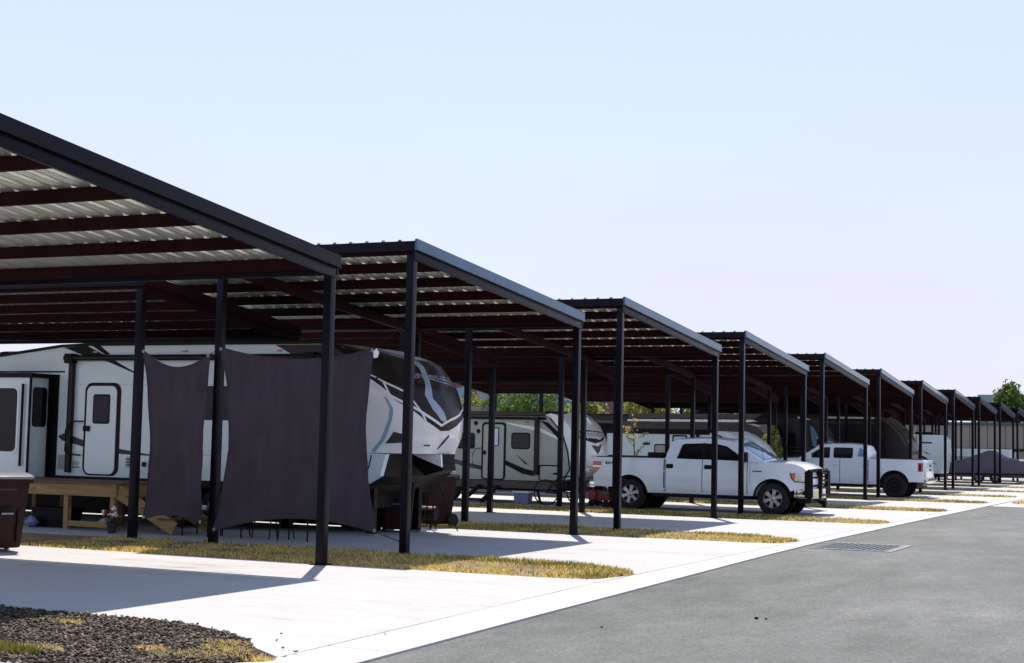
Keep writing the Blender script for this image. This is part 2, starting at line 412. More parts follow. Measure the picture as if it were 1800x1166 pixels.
# ------------------------------------------------------------------ setting: ground, road, pads
P0, PITCH, SPAN = 18.861, 8.491, 6.286
Yh = lambda k: P0 + PITCH * k
def structure(o): o['kind'] = 'structure'; return o
structure(MB().add([(-400, -60, -.06), (400, -60, -.06), (400, 900, -.06), (-400, 900, -.06)], [(0, 1, 2, 3)]).build('ground', 'ground', smooth=0))
def xedge(y):   # edge between gutter and asphalt
    return float(np.interp(y, [-30, 9.5, 12.5, 24.5, 35, 60, 400], [6.3, 4.68, 4.55, 4.10, 4.05, 4.12, 4.2]))
def xjoint(y):
    return float(np.interp(y, [-30, 9.3, 14, 17, 60, 400], [5.3, 4.08, 3.86, 3.76, 3.72, 3.75]))
ys = [-30, 0, 6, 9.5, 12.5, 16, 20, 24.5, 30, 35, 42, 49.2]
vs = []; fs = []
for i, y in enumerate(ys):
    vs += [(xedge(y) - .001, y, -.022), (60, y, -.022)]
    if i: fs.append((2 * i - 2, 2 * i - 1, 2 * i + 1, 2 * i))
structure(MB().add(vs, fs).build('road', 'asphalt', smooth=0))
structure(MB().add([(4.12, 49.2, -.018), (60, 49.2, -.018), (60, 112, -.018), (4.15, 112, -.018)], [(0, 1, 2, 3)]).build('concrete_crossing', 'concrete', smooth=0))
structure(MB().prism([(4.35, 53.2), (5.2, 51.6), (12, 51.2), (30, 51.2), (30, 57), (5.0, 57), (4.4, 55.5)], 2, -.05, .02).build('planted_island', 'soil', smooth=0))
gy = np.arange(-2, 112, 3.05)
for i, a in enumerate(gy):
    b = a + 3.05 - .012
    m = MB(); vs = []
    for y in (a, b):
        vs += [(xjoint(y) + .008, y, -.05), (xjoint(y) + .008, y, 0), (xedge(y), y, -.004), (xedge(y), y, -.05)]
    m.add(vs, [(1, 5, 6, 2), (0, 4, 5, 1), (2, 6, 7, 3), (0, 1, 2, 3), (4, 7, 6, 5)])
    structure(m.build('kerb', 'gutter', smooth=0))
def strip_edges(k):
    """near and far side of the grass strip in front of canopy k's high edge"""
    a = Yh(k) - 2.10; b = Yh(k) + .24
    return a, b
def pad(k0):
    """pad between strip k0 and strip k0+1 (as one slab with an apron that flares to the gutter)"""
    a = strip_edges(k0)[1]; b = strip_edges(k0 + 1)[0]
    J = xjoint(0.5 * (a + b)) - .008
    poly = [(-30, a), (1.2, a), (2.6, a - .12), (3.2, a - .45), (3.55, a - .75), (xjoint(a - 1.15) - .008, a - 1.15), (xjoint(a + 1.2) - .008, a + 1.2), (xjoint(b - 1.2) - .008, b - 1.2), (xjoint(b + .95) - .008, b + .95), (3.6, b + .22), (3.0, b + .06), (0, b), (-30, b)]
    m = MB().prism(poly, 2, -.05, 0.0)
    structure(m.build('concrete_pad', 'concrete', smooth=0, bevel=0))
for k in range(-2, 11): pad(k)
for k in range(-1, 11):
    a, b = strip_edges(k)
    m = MB(); n = 40; vs = []; fs = []
    xs_ = np.linspace(-30, 3.9, 60); m2 = 7
    for i, x in enumerate(xs_):
        for j in range(m2):
            y = a - .02 + (b - a + .04) * j / (m2 - 1)
            z = -.012 + .03 * math.sin(math.pi * j / (m2 - 1)) + .008 * math.sin(x * 3 + j)
            if x > 3: z -= .03 * (x - 3)
            vs.append((x, y, z))
    for i in range(len(xs_) - 1):
        for j in range(m2 - 1): fs.append((i * m2 + j, (i + 1) * m2 + j, (i + 1) * m2 + j + 1, i * m2 + j + 1))
    structure(m.add(vs, fs).build('grass_strip', 'dirt' if k == -1 else 'soil', smooth=60))
# lane beyond the sites, on the left
structure(MB().add([(-44, -20, -.03), (-31, -20, -.03), (-31, 140, -.03), (-44, 140, -.03)], [(0, 1, 2, 3)]).build('lane', 'asphalt', smooth=0))
structure(MB().add([(-31, -20, -.035), (-17.5, -20, -.035), (-17.5, 112, -.035), (-31, 112, -.035)], [(0, 1, 2, 3)]).build('gravel_verge', 'concrete', smooth=0))

def blades(name, n, region, hgt, mats=('drygrass',), seed=1, width=.006, z0=0.0, clump=None):
    r = np.random.default_rng(seed)
    P = region(r, n)
    if clump is not None:
        keep = clump(P, r); P = P[keep]
    n = len(P)
    h = hgt * r.uniform(.45, 1.25, n); ang = r.uniform(0, 2 * np.pi, n); lean = r.uniform(.1, .9, n) * h; la = r.uniform(0, 2 * np.pi, n)
    w = width * r.uniform(.7, 1.6, n)
    dx, dy = np.cos(ang) * w, np.sin(ang) * w
    V = np.zeros((n, 3, 3))
    V[:, 0] = np.c_[P[:, 0] - dx, P[:, 1] - dy, np.full(n, z0)]
    V[:, 1] = np.c_[P[:, 0] + dx, P[:, 1] + dy, np.full(n, z0)]
    V[:, 2] = np.c_[P[:, 0] + np.cos(la) * lean, P[:, 1] + np.sin(la) * lean, z0 + h]
    return np_mesh(name, V.reshape(-1, 3), np.arange(3 * n).reshape(-1, 3), mats[0])
def strip_region(k, x0, x1):
    a, b = strip_edges(k)
    def f(r, n):
        x = r.uniform(x0, x1, n); y = r.uniform(a - .05, b + .07, n)
        far = np.interp(x, [1.2, 2.6, 3.2, 3.55, 3.72], [b, b - .12, b - .45, b - .75, b - 1.15])
        near = np.interp(x, [0, 3.0, 3.6, 3.72], [a, a + .06, a + .22, a + .95])
        ok = (y < far + .05 * r.uniform(-1, 1, n)) & (y > near - .05 * r.uniform(0, 1, n))
        return np.c_[x, y][ok]
    return f
def fnoise(P, s, seed):
    r = np.random.default_rng(seed); v = np.zeros(len(P))
    for _ in range(6):
        a = r.uniform(-1, 1, 2) * s; v += np.sin(P[:, 0] * a[0] * 6 + P[:, 1] * a[1] * 6 + r.uniform(0, 6))
    return v / 6
specs = {0: (46000, -5.2, 3.72, .050), 1: (30000, -6, 3.72, .050), 2: (18000, -7, 3.72, .05), 3: (12000, -6, 3.72, .055), 4: (8000, -6, 3.72, .06), 5: (5000, -6, 3.72, .06), 6: (4000, -6, 3.72, .06), 7: (3000, -5, 3.7, .06), 8: (2500, -5, 3.7, .06)}
for k, (n, x0, x1, h) in specs.items():
    reg = strip_region(k, x0, x1)
    gfrac = .05 if k < 1 else (.18 if k == 1 else .4)
    wd = .007 + .002 * k
    blades('dry_grass', n, reg, h * .85, ('drygrass',), 10 + k, wd, clump=lambda P, r: fnoise(P, 1.4, 3 + k) + .6 * fnoise(P, .4, 30 + k) > -.12 + .45 * r.uniform(-1, 1, len(P)))
    blades('green_grass', int(n * .5), reg, h * 1.1, ('greengrass',), 40 + k, wd, clump=lambda P, r: (fnoise(P, .35, 8 + k) > .22 - gfrac + .15 * r.uniform(-1, 1, len(P))) | (r.uniform(0, 1, len(P)) < .12))
blades('dry_grass', 3000, lambda r, n: np.c_[r.uniform(4.5, 12, n), r.uniform(51.5, 56.8, n)], .07, ('drygrass',), 88, .02)
# mulch bed at the near corner, with chips and tufts
def mulch_region(r, n):
    a, b = strip_edges(-1)
    x = r.uniform(-1.5, 4.0, n); y = r.uniform(b - 2.4, b + .03, n)
    far = np.interp(x, [2.2, 2.6, 3.2, 3.55, 3.9], [b, b - .12, b - .45, b - .75, b - 1.3])
    return np.c_[x, y][y < far + r.uniform(-.03, .05, n)]
def chips(name, n, region, seed, size=.022):
    r = np.random.default_rng(seed); P = region(r, n); n = len(P)
    s = size * r.uniform(.5, 1.8, (n, 3)) * np.array([1, .5, .25])
    base = np.array([(x, y, z) for x in (-1, 1) for y in (-1, 1) for z in (-1, 1)], float)
    A = r.uniform(0, 2 * np.pi, n); B = r.uniform(-.7, .7, n)
    V = base[None] * s[:, None]
    c, sn = np.cos(B)[:, None], np.sin(B)[:, None]
    V = np.stack([V[..., 0] * c - V[..., 2] * sn, V[..., 1], V[..., 0] * sn + V[..., 2] * c], -1)
    c, sn = np.cos(A)[:, None], np.sin(A)[:, None]
    V = np.stack([V[..., 0] * c - V[..., 1] * sn, V[..., 0] * sn + V[..., 1] * c, V[..., 2]], -1)
    V += np.c_[P, r.uniform(.0, .035, n)][:, None]
    q = np.array([(0, 1, 3, 2), (4, 6, 7, 5), (0, 4, 5, 1), (2, 3, 7, 6), (0, 2, 6, 4), (1, 5, 7, 3)])
    Fc = (q[None] + (np.arange(n) * 8)[:, None, None]).reshape(-1, 4)
    return np_mesh(name, V.reshape(-1, 3), Fc, 'chips')
chips('wood_mulch', 26000, mulch_region, 5, .015)
def stray(r, n):
    P = np.c_[r.uniform(.6, 4.3, n), r.uniform(9.0, 10.9, n)]
    return P
chips('stray_mulch', 26, lambda r, n: (lambda P: P[(P[:, 1] > np.interp(P[:, 0], [0, 2.2, 2.6, 3.2, 3.55, 3.9], [10.61, 10.61, 10.49, 10.16, 9.86, 9.3])) & (r.uniform(0, 1, len(P)) < np.exp(-(P[:, 1] - 9.9) * 1.6))])(stray(r, n)), 15, .010)
def tufts(cs, rad):
    def f(r, n):
        i = r.integers(0, len(cs), n); a = r.uniform(0, 2 * np.pi, n); q = np.sqrt(r.uniform(0, 1, n)) * np.array(rad)[i]
        P = np.c_[np.array(cs)[i, 0] + q * np.cos(a) * 1.3, np.array(cs)[i, 1] + q * np.sin(a) * .7]
        b = strip_edges(-1)[1]
        return P[P[:, 1] < np.interp(P[:, 0], [2.2, 2.6, 3.2, 3.55, 3.9], [b, b - .12, b - .45, b - .75, b - 1.3]) + .03]
    return f
blades('dry_grass', 7000, tufts([(3.8, 9.30), (3.45, 9.72), (3.15, 9.15), (2.45, 8.75), (1.6, 10.05), (3.55, 9.05), (3.62, 9.45)], [.26, .16, .10, .17, .10, .24, .18]), .045, ('drygrass',), 61, .005)
blades('green_grass', 2600, tufts([(1.55, 8.75), (2.15, 8.6), (1.0, 9.1), (2.5, 8.5)], [.2, .16, .1, .12]), .075, ('greengrass',), 62, .008)

# drain grate in the road
g = thing('drain_grate', 'long rectangular steel drain grate with pale concrete rim sunk in the asphalt', 'drain grate', (4.95, 25.9, -.02))
MB().box(4.28, 5.62, 24.92, 25.06, -.03, -.012).box(4.28, 5.62, 26.74, 26.88, -.03, -.012).box(5.5, 5.62, 25.06, 26.74, -.03, -.012).build('rim', 'asphaltrim', g)
MB().box(4.3, 5.5, 25.07, 26.73, -.05, -.019).build('pit', 'black', g)
for i in range(12):
    x = 4.36 + i * .098
    MB().box(x, x + .05, 25.07, 26.73, -.019, -.010).build('grate_bar', 'galvbar', g, smooth=0)
# small loose stones on the asphalt
for i, (x, y, s) in enumerate([(6.35, 14.2, .022), (6.44, 14.22, .014), (5.35, 12.7, .013)]):
    tag(MB().ball((x, y, -.018 + s * .4), (s, s * .8, s * .6), 5).build('stone', 'black', smooth=50), 'small dark stone lying loose on the grey asphalt', 'stone', 'loose stones on the road')

# ------------------------------------------------------------------ canopies
def canopy(name, label, xs_panels, Zh, Zl, span, posts_hi, posts_lo, rafters, k_origin, group, extra=0, trim='trim'):
    """local frame: x = 0 at road side post line, y = 0 at the high edge, roof falls towards +y"""
    loc = (k_origin[0], k_origin[1], 0)
    t = thing(name, label, 'carport', loc, group)
    X0, Y0 = loc[0], loc[1]
    sl = (Zh - Zl) / span
    zt = lambda y: Zh - sl * y
    pw = .115
    for px in posts_hi + posts_lo:
        hi = px in posts_hi
    for px in posts_hi:
        px = px - .05 if px > -.5 else px
        p = MB().box(X0 + px - pw / 2, X0 + px + pw / 2, Y0 - pw / 2, Y0 + pw / 2, -.05, zt(0) - .20).build('post', 'paint', t, bevel=.006)
        MB().box(X0 + px - .11, X0 + px + .11, Y0 - .11, Y0 + .11, .001, .012).build('base_plate', 'paint', p, smooth=0)
    for px in posts_lo:
        px = px - .05 if px > -.5 else px
        p = MB().box(X0 + px - pw / 2, X0 + px + pw / 2, Y0 + span - pw / 2, Y0 + span + pw / 2, -.05, zt(span) - .25).build('post', 'paint', t, bevel=.006)
        MB().box(X0 + px - .11, X0 + px + .11, Y0 + span - .11, Y0 + span + .11, .001, .012).build('base_plate', 'paint', p, smooth=0)
    xa, xb = X0 + xs_panels[0], X0 + xs_panels[-1 - extra]
    xc = X0 + xs_panels[-1]; ycut = .08 + (span - .16) / 5 - .03
    # rafters run down the slope
    for rx in rafters:
        y0, y1 = Y0 - .05, Y0 + span + .05
        x = X0 + rx
        mb = MB(); w = .05; za, zb = (-.36, -.205) if rx < 0 else (-.285, -.115)
        if rx > 0: w = .018; x = xa - .025
        prof = [(y0, zt(y0 - Y0) + za), (y1, zt(y1 - Y0) + za), (y1, zt(y1 - Y0) + zb), (y0, zt(y0 - Y0) + zb)]
        mb.prism(prof, 0, x - w, x + w); mb.build('rafter', 'paint' if rx > 0 and Zh > 4.3 else 'purlin', t, bevel=.004)
    # purlins across
    for i in range(6):
        y = .08 + (span - .16) * i / 5
        d = .15 if i < 5 else .16
        zt_ = zt(y) - .034
        m = MB(); yy = Y0 + y; xb_ = xb if i == 0 else xc
        m.prism([(yy - .02, zt_ - d), (yy + .02, zt_ - d), (yy + .02, zt_), (yy - .02, zt_)], 0, xb_ + .03, xa - .045)
        m.box(xb_ + .03, xa - .045, yy + .021, yy + .05, zt_ - d, zt_ - d + .012)
        m.build('purlin', 'purlin', t, smooth=0)
    # ribbed roof sheets
    for i in range(len(xs_panels) - 1):
        xr, xl = X0 + xs_panels[i], X0 + xs_panels[i + 1]
        w = (xr - xl) / 3
        pr = []
        for r_ in range(3):
            b = xl + r_ * w
            pr += [(b, .045), (b + .020, .045), (b + .046, 0), (b + w * .38, 0), (b + w * .42, .012), (b + w * .46, 0), (b + w * .58, 0), (b + w * .62, .012), (b + w * .66, 0), (b + w - .046, 0), (b + w - .020, .045)]
        pr.append((xr - .0005, .045))
        y0, y1 = (-.03 if i < len(xs_panels) - 1 - extra else ycut), span + .04
        vs = [(x, Y0 + y0, zt(y0) - .030 + h) for x, h in pr] + [(x, Y0 + y1, zt(y1) - .030 + h) for x, h in pr]
        n = len(pr)
        vs2 = [(a, b, c + .0015) for a, b, c in vs]
        fs = [(j, j + 1, j + 1 + n, j + n) for j in range(n - 1)]
        MB().add(vs, fs).build('roof_panel', 'galv', t, smooth=0)
    # trims
    def rake(x, s, ya=None, yb=None):
        y0 = Y0 - .075 if ya is None else ya; y1 = Y0 + span + .075 if yb is None else yb
        m = MB()
        for a, b, o in ((-.135, 0.012, .0),):
            m.prism([(y0, zt(y0 - Y0) + a), (y1, zt(y1 - Y0) + a), (y1, zt(y1 - Y0) + b), (y0, zt(y0 - Y0) + b)], 0, x, x + s * .035)
        m.prism([(y0, zt(y0 - Y0) - .150), (y1, zt(y1 - Y0) - .150), (y1, zt(y1 - Y0) - .136), (y0, zt(y0 - Y0) - .136)], 0, x, x + s * .050)
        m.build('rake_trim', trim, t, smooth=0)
    rake(xa + .002, 1)
    if extra: rake(xb - .002, -1, None, Y0 + ycut); rake(xc - .002, -1, Y0 + ycut)
    else: rake(xb - .002, -1)
    m = MB()
    m.prism([(Y0 - .075, Zh - .150), (Y0 - .040, Zh - .150), (Y0 - .040, Zh - .055), (Y0 - .075, Zh - .012)], 0, xb, xa)
    m.build('eave_trim', 'paint', t, smooth=0)
    m = MB()
    m.prism([(Y0 + span + .042, Zl - .25), (Y0 + span + .075, Zl - .25), (Y0 + span + .075, Zl - .055), (Y0 + span + .042, Zl - .055)], 0, xc, xa)
    m.build('eave_trim', 'paint', t, smooth=0)
    return t
ZH, ZL = 4.48, 3.99
fx = [.03 - .82 * i for i in range(9)]
big = [.03 - .82 * i for i in range(13)]
canopy('front_canopy', 'nearest dark brown carport with pale ribbed roof, cut off by the left picture edge', big, ZH + .11, ZL, SPAN, [0, -6.7], [0], [0.03, -6.7], (0, Yh(-1)), 'dark steel carports along the road', trim='paint')
fl = ['second carport from the left, over the white camper with the brown nose', 'third carport from the left, over the empty shaded pad before the pickup',
      'fourth carport from the left, over the pickup with the black brush guard', 'fifth carport from the left, standing behind the front pickup over a white trailer',
      'sixth carport from the left, over the white pickup that shows its tail', 'seventh carport from the left, over the dark brown camper',
      'eighth carport from the left, just beyond the second pickup', 'ninth carport from the left, where the white trailer end shows below',
      'tenth carport from the left, before the plum covered boat', 'eleventh carport from the left, over the covered boat at right',
      'farthest carport of the front row, at the right picture edge']
cF = None
for k in range(0, 10):
    if cF is None:
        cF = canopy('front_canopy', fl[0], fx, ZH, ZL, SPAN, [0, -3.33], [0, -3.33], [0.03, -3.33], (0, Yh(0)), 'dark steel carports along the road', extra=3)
    else:
        copy_tree(cF, (0, Yh(k), 0), label=fl[k])
rl = ['first carport of the rear row, above the white camper at far left', 'second carport of the rear row, behind the brown nose of the camper', 'third carport of the rear row, above the grey trailer nose',
      'fourth carport of the rear row, above the leafy sapling', 'fifth carport of the rear row, over the rear of the white trailer', 'sixth carport of the rear row, over the dark motorhome windscreen',
      'seventh carport of the rear row, behind the brown camper', 'eighth carport of the rear row, behind the white trailer end', 'ninth carport of the rear row, behind the covered boat', 'farthest carport of the rear row']
rx = [.03 - .82 * i for i in range(11)]
rear = None
for k in range(0, 10):
    if rear is None:
        rear = canopy('rear_canopy', rl[0], rx, 4.10, 3.64, 4.35, [0, -8.05], [0, -8.05], [0.03, -8.05], (-4.8, Yh(0)), 'lower carports of the rear row', trim='purlin')
    else:
        copy_tree(rear, (-4.8, Yh(k), 0), label=rl[k])

# ------------------------------------------------------------------ shared vehicle pieces
def wheel(parent, x, y, r, w, s, name='wheel', style='alloy', spokes=6):
    """s = -1: outer face towards -y"""
    t = MB()
    t.lathe([(r * .62, -w / 2), (r * .90, -w / 2), (r, -w * .38), (r, w * .38), (r * .90, w / 2), (r * .62, w / 2)], (x, y, r), 1, 36)
    ty = t.build('tyre', 'rubber', parent, smooth=50)
    for k in range(0): pass
    m = MB(); yo = s * w * .42
    m.lathe([(r * .63, -s * w * .3), (r * .63, yo), (r * .585, yo + s * .006), (r * .56, yo - s * .02), (r * .55, yo - s * .09)], (x, y, r), 1, 32)
    for k in range(spokes):
        a = 2 * math.pi * k / spokes + .3
        d = Vector((math.cos(a), 0, math.sin(a))); n = Vector((-math.sin(a), 0, math.cos(a)))
        c = Vector((x, y + yo, r))
        w0, w1 = r * .085, r * .13
        q = [c + d * r * .12 - n * w0, c + d * r * .58 - n * w1, c + d * r * .58 + n * w1, c + d * r * .12 + n * w0]
        back = Vector((0, -s * .035, 0)); front = Vector((0, -s * .006, 0))
        m.add([p + front for p in q] + [p + back for p in q], [(0, 1, 2, 3), (7, 6, 5, 4), (0, 4, 5, 1), (1, 5, 6, 2), (2, 6, 7, 3), (3, 7, 4, 0)])
    m.lathe([(0.0, yo + s * .004), (r * .12, yo + s * .002), (r * .17, yo - s * .012), (r * .17, yo - s * .05)], (x, y, r), 1, 20)
    m.build('rim', style, ty, smooth=40)
    MB().lathe([(0.0, yo - s * .085), (r * .6, yo - s * .085)], (x, y, r), 1, 24).build('brake_disc', 'black', ty, smooth=40)
    return ty
def arc(cx, cz, r, a0, a1, n=12):
    return [(cx + r * math.cos(math.radians(a0 + (a1 - a0) * i / n)), cz + r * math.sin(math.radians(a0 + (a1 - a0) * i / n))) for i in range(n + 1)]

def pickup(name, label, loc, rotz, kind):
    """local frame: x forward, y left, origin on the ground midway between the axles"""
    t = thing(name, label, 'pickup truck', (0, 0, 0), None)
    A = kind == 'guard'
    wb = 1.87; R = .39 if A else .43
    cz = R; ar = .475 if A else .50
    if A:
        top = [(-2.90, 1.02), (-2.92, 1.28), (-2.88, 1.31), (-.955, 1.32), (-.93, 1.33), (1.50, 1.255), (1.75, 1.285), (2.1, 1.28), (2.42, 1.25), (2.60, 1.19), (2.72, 1.09), (2.76, .90), (2.76, .66)]
    else:
        top = [(-2.88, .98), (-2.90, 1.30), (-2.85, 1.345), (-.955, 1.36), (-.93, 1.37), (1.50, 1.27), (1.75, 1.30), (2.15, 1.285), (2.5, 1.23), (2.70, 1.14), (2.76, 1.0), (2.78, .80), (2.78, .66)]
    poly = [(-2.86, .56)] + top + [(2.36, .60)] + arc(wb, cz, ar, 24, 172, 14) + [(1.38, .44), (-1.38, .44)] + arc(-wb, cz, ar, 8, 158, 14) + [(-2.34, .56)]
    def w(x, z):
        v = .995
        if z > .95: v -= .10 * (z - .95) ** 1.3
        if z < .62: v -= .20 * (.62 - z)
        if x > 1.7: v -= .055 * (x - 1.7) ** 2
        if x < -2.3: v -= .08 * (x + 2.3) ** 2
        for c in (wb, -wb):
            d = math.hypot(x - c, z - cz)
            if d < ar + .13: v += .022 * (1 - abs(d - ar) / .13)
        return v
    def crown(x, z, nx, nz):
        if nx > .5: return .13 * nx
        if nx < -.5: return .04
        if nz > .5 and x > 1.4: return .055
        return 0
    body = slab(MB(), poly, w, 0, .16, crown).build('body', 'white', t, smooth=30)
    # cab
    if A:
        cpoly = [(-.935, 1.27), (-.90, 1.45), (-.80, 1.74), (-.66, 1.80), (-.2, 1.835), (.35, 1.835), (.72, 1.79), (.90, 1.72), (1.66, 1.265)]
    else:
        cpoly = [(-.935, 1.30), (-.90, 1.55), (-.80, 1.78), (-.66, 1.83), (-.2, 1.86), (.35, 1.855), (.70, 1.82), (.92, 1.74), (1.66, 1.275)]
    zb = 1.27
    def cw(x, z): return .945 - .30 * (z - zb) - (.10 * (x - .9) if x > .9 else 0)
    def ccr(x, z, nx, nz):
        if nx > .3 and x > .8: return .13
        return .05 if nz > .3 else .04
    slab(MB(), cpoly, cw, 0, .16, ccr).build('cab', 'white', t, smooth=28)
    def Fs(s): return lambda u, v, o: (u, s * (w(u, v) + o), v)
    def Fc(s): return lambda u, v, o: (u, s * (cw(u, v) + o), v)
    # windscreen and back glass
    def wind(x0, z0, x1, z1, sgn, bow, m0, m1, nm, hh=.9):
        m = MB(); nn = Vector((z0 - z1, 0, x1 - x0)).normalized()
        if nn.x * sgn < 0: nn = -nn
        rows = []
        for i in range(7):
            f = m0 + (m1 - m0) * i / 6; x = x0 + (x1 - x0) * f; z = z0 + (z1 - z0) * f; W = cw(x, z) * hh; r_ = []
            for j in range(13):
                tt = -1 + j / 6; b = bow * (1 - (tt * hh) ** 2) + .006
                r_.append((x + nn.x * b, tt * W, z + nn.z * b))
            rows.append(r_)
        vs = sum(rows, []); fs = [(i * 13 + j, i * 13 + j + 1, (i + 1) * 13 + j + 1, (i + 1) * 13 + j) for i in range(6) for j in range(12)]
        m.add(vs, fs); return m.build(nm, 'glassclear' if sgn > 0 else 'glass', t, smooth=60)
    wind(.90, cpoly[-2][1], 1.66, cpoly[-1][1], 1, .13, .10, .93, 'windscreen')
    wind(-.82, 1.70, -.905, 1.42, -1, .04, .05, .95, 'rear_window', .8)
    for s in (1, -1):
        # glass
        if A:
            patch(MB(), [(-.64, 1.315), (-.60, 1.40), (-.52, 1.66), (-.45, 1.70), (.05, 1.72), (.05, 1.315)], Fc(s), .006, .01).build('window', 'glass', t, smooth=40)
            patch(MB(), [(.085, 1.315), (.085, 1.72), (.42, 1.705), (.66, 1.655), (1.10, 1.375), (1.13, 1.30)], Fc(s), .006, .01).build('window', 'glass', t, smooth=40)
            patch(MB(), stroke([(.06, 1.31), (.06, 1.73)], .05), Fc(s), .008, .01).build('pillar_trim', 'black', t, smooth=0)
        else:
            patch(MB(), rr(-.38, 1.35, .32, 1.73, .06), Fc(s), .006, .01).build('window', 'glass', t, smooth=40)
            patch(MB(), [(.45, 1.35), (.45, 1.73), (.62, 1.735), (.82, 1.68), (1.28, 1.40), (1.30, 1.34)], Fc(s), .006, .01).build('window', 'glass', t, smooth=40)
            patch(MB(), [(-.80, 1.42), (-.74, 1.66), (-.66, 1.74), (-.60, 1.70), (-.56, 1.42)], Fc(s), .006, .01).build('quarter_window', 'glassclear', t, smooth=40)
        # doors: dark seam with proud panel
        for (x0, x1, nm) in ((-.90, .055, 'rear_door'), (.075, 1.22, 'front_door')):
            zt_ = 1.30 if A else 1.33
            dp = [(x0, .50), (x0, zt_ - .005), (x1, zt_ - .02), (x1, .50)]
            for sx_ in (x0 - .008, x1 + .008): patch(MB(), stroke([(sx_, .48), (sx_, zt_ - .004)], .016), Fs(s), .004, .006, .15).build('door_seam', 'black', t, smooth=0)
            if nm == 'rear_door' and True:
                dp = [(x0, .50), (x0, zt_ - .005), (x1, zt_ - .015), (x1, .50)]
            d = patch(MB(), dp, Fs(s), .005, .008, .15).build('door', 'white', t, smooth=30)
            hx = x0 + .10 if nm == 'rear_door' else x0 + .13
            hz = 1.125 if A else 1.09
            yb = w(hx, hz)
            if A:
                patch(MB(), rr(hx - .09, hz - .055, hx + .10, hz + .055, .03), Fs(s), .009, .01).build('handle_recess', 'black', d, smooth=30)
                MB().box(hx - .08, hx + .09, s * (yb + .012), s * (yb + .045), hz - .018, hz + .018).build('door_handle', 'black', d, bevel=.006)
            else:
                MB().box(hx - .08, hx + .09, s * (yb + .008), s * (yb + .045), hz - .018, hz + .018).build('door_handle', 'chrome', d, bevel=.006)
        # seams of bed and fender
        patch(MB(), stroke([(-.945, .48), (-.945, 1.30)], .03), Fs(s), .002, .004).build('bed_gap', 'black', t, smooth=0)
        patch(MB(), stroke([(1.30, .50), (1.30, 1.20)], .010), Fs(s), .002, .004).build('fender_seam', 'decalgrey', t, smooth=0)
        # mirror
        m = MB().box(1.06, 1.28, s * 1.06, s * 1.24, 1.27, 1.52)
        m.build('mirror', 'black' if A else 'white', t, bevel=.03)
        MB().tube([(1.20, s * .92, 1.30), (1.18, s * 1.08, 1.34)], .03, 8).build('mirror_arm', 'black', t)
        # running board
        MB().box(-1.28, 1.28, s * .90, s * 1.02, .35, .42).build('running_board', 'black', t, bevel=.015)
        # arch liners
        for c in (wb, -wb):
            mm = MB(); 
            mm.lathe([(0.0, -.02), (ar + .01, -.02), (ar + .01, .02), (0.0, .02)], (c, s * .60, cz + .02), 1, 30)
            mm.build('wheel_well', 'black', t)
            lip = MB(); pts = [(c + (ar - .005) * math.cos(a), s * (w(c + ar * math.cos(a), cz + ar * math.sin(a)) - .02), cz + (ar - .005) * math.sin(a)) for a in [math.radians(4 + 172 * i / 20) for i in range(21)]]
            lip.tube(pts, .03 if A else .045, 6); lip.build('arch_lip', 'black' if not A else 'frame', t, smooth=60)
            wheel(t, c, s * .845, R, .27, s, style='alloy' if A else 'blackgloss', spokes=6 if A else 10)
        # lamps
        if A:
            hp = [(2.33, 1.03), (2.36, .90), (2.43, .84), (2.66, .83), (2.69, 1.02), (2.45, 1.04)]
            def Fh(u, v, o, s=s):
                return (u, s * (w(u, v) + o), v)
            patch(MB(), hp, Fh, .006, .012, .08).build('headlamp', 'lamp', t, smooth=40)
            patch(MB(), [(2.33, 1.03), (2.36, .90), (2.42, .86), (2.45, 1.035)], Fh, .010, .006, .08).build('turn_signal', 'amber', t, smooth=40)
            patch(MB(), stroke([(2.31, 1.035), (2.345, .90), (2.42, .825), (2.70, .81)], .022), Fh, .008, .01, .1).build('lamp_bezel', 'black', t, smooth=0)
            patch(MB(), [(-2.905, 1.20), (-2.905, .93), (-2.86, .86), (-2.74, .98), (-2.66, 1.10), (-2.66, 1.20)], Fs(s), .008, .012, .1).build('tail_lamp', 'red', t, smooth=30)
            patch(MB(), stroke([(-2.90, 1.07), (-2.67, 1.075)], .03), Fs(s), .010, .012).build('reverse_lamp', 'lamp', t, smooth=0)
            m = letters(MB(), '4X4', .115, (lambda x, y, o, s=s: (-2.44 - s * x, s * (w(-2.44 - s * x, 1.13 + y) + o), 1.13 + y)), .004, thick=.004, sx=1.2)
            m.build('lettering', 'decalblack', t, smooth=0, merge=False)
            patch(MB(), rr(1.36, 1.04, 1.60, 1.065, .01), Fs(s), .008, .01).build('fender_badge', 'decalgrey', t, smooth=0)
        else:
            patch(MB(), rr(-2.87, .93, -2.69, 1.24, .03), Fs(s), .010, .012, .1).build('tail_lamp', 'red', t, smooth=30)
            patch(MB(), rr(-2.80, .96, -2.73, 1.20, .02), Fs(s), .013, .006).build('lamp_insert', 'decalblack', t, smooth=0)
            patch(MB(), [(2.40, 1.10), (2.40, .90), (2.70, .88), (2.72, 1.08)], Fs(s), .006, .01, .08).build('headlamp', 'lamp', t, smooth=40)
    # hood crease line and cowl
    for s in (1, -1):
        MB().tube([(1.55, s * .72, 1.285), (2.0, s * .70, 1.292), (2.45, s * .66, 1.21)], .014, 6).build('hood_ridge', 'white', t)
    MB().box(1.44, 1.60, -.80, .80, 1.255, 1.300).build('cowl', 'black', t, bevel=.01)
    # grille and bumpers
    fx0 = 2.745 if A else 2.785
    m = MB(); n = 10
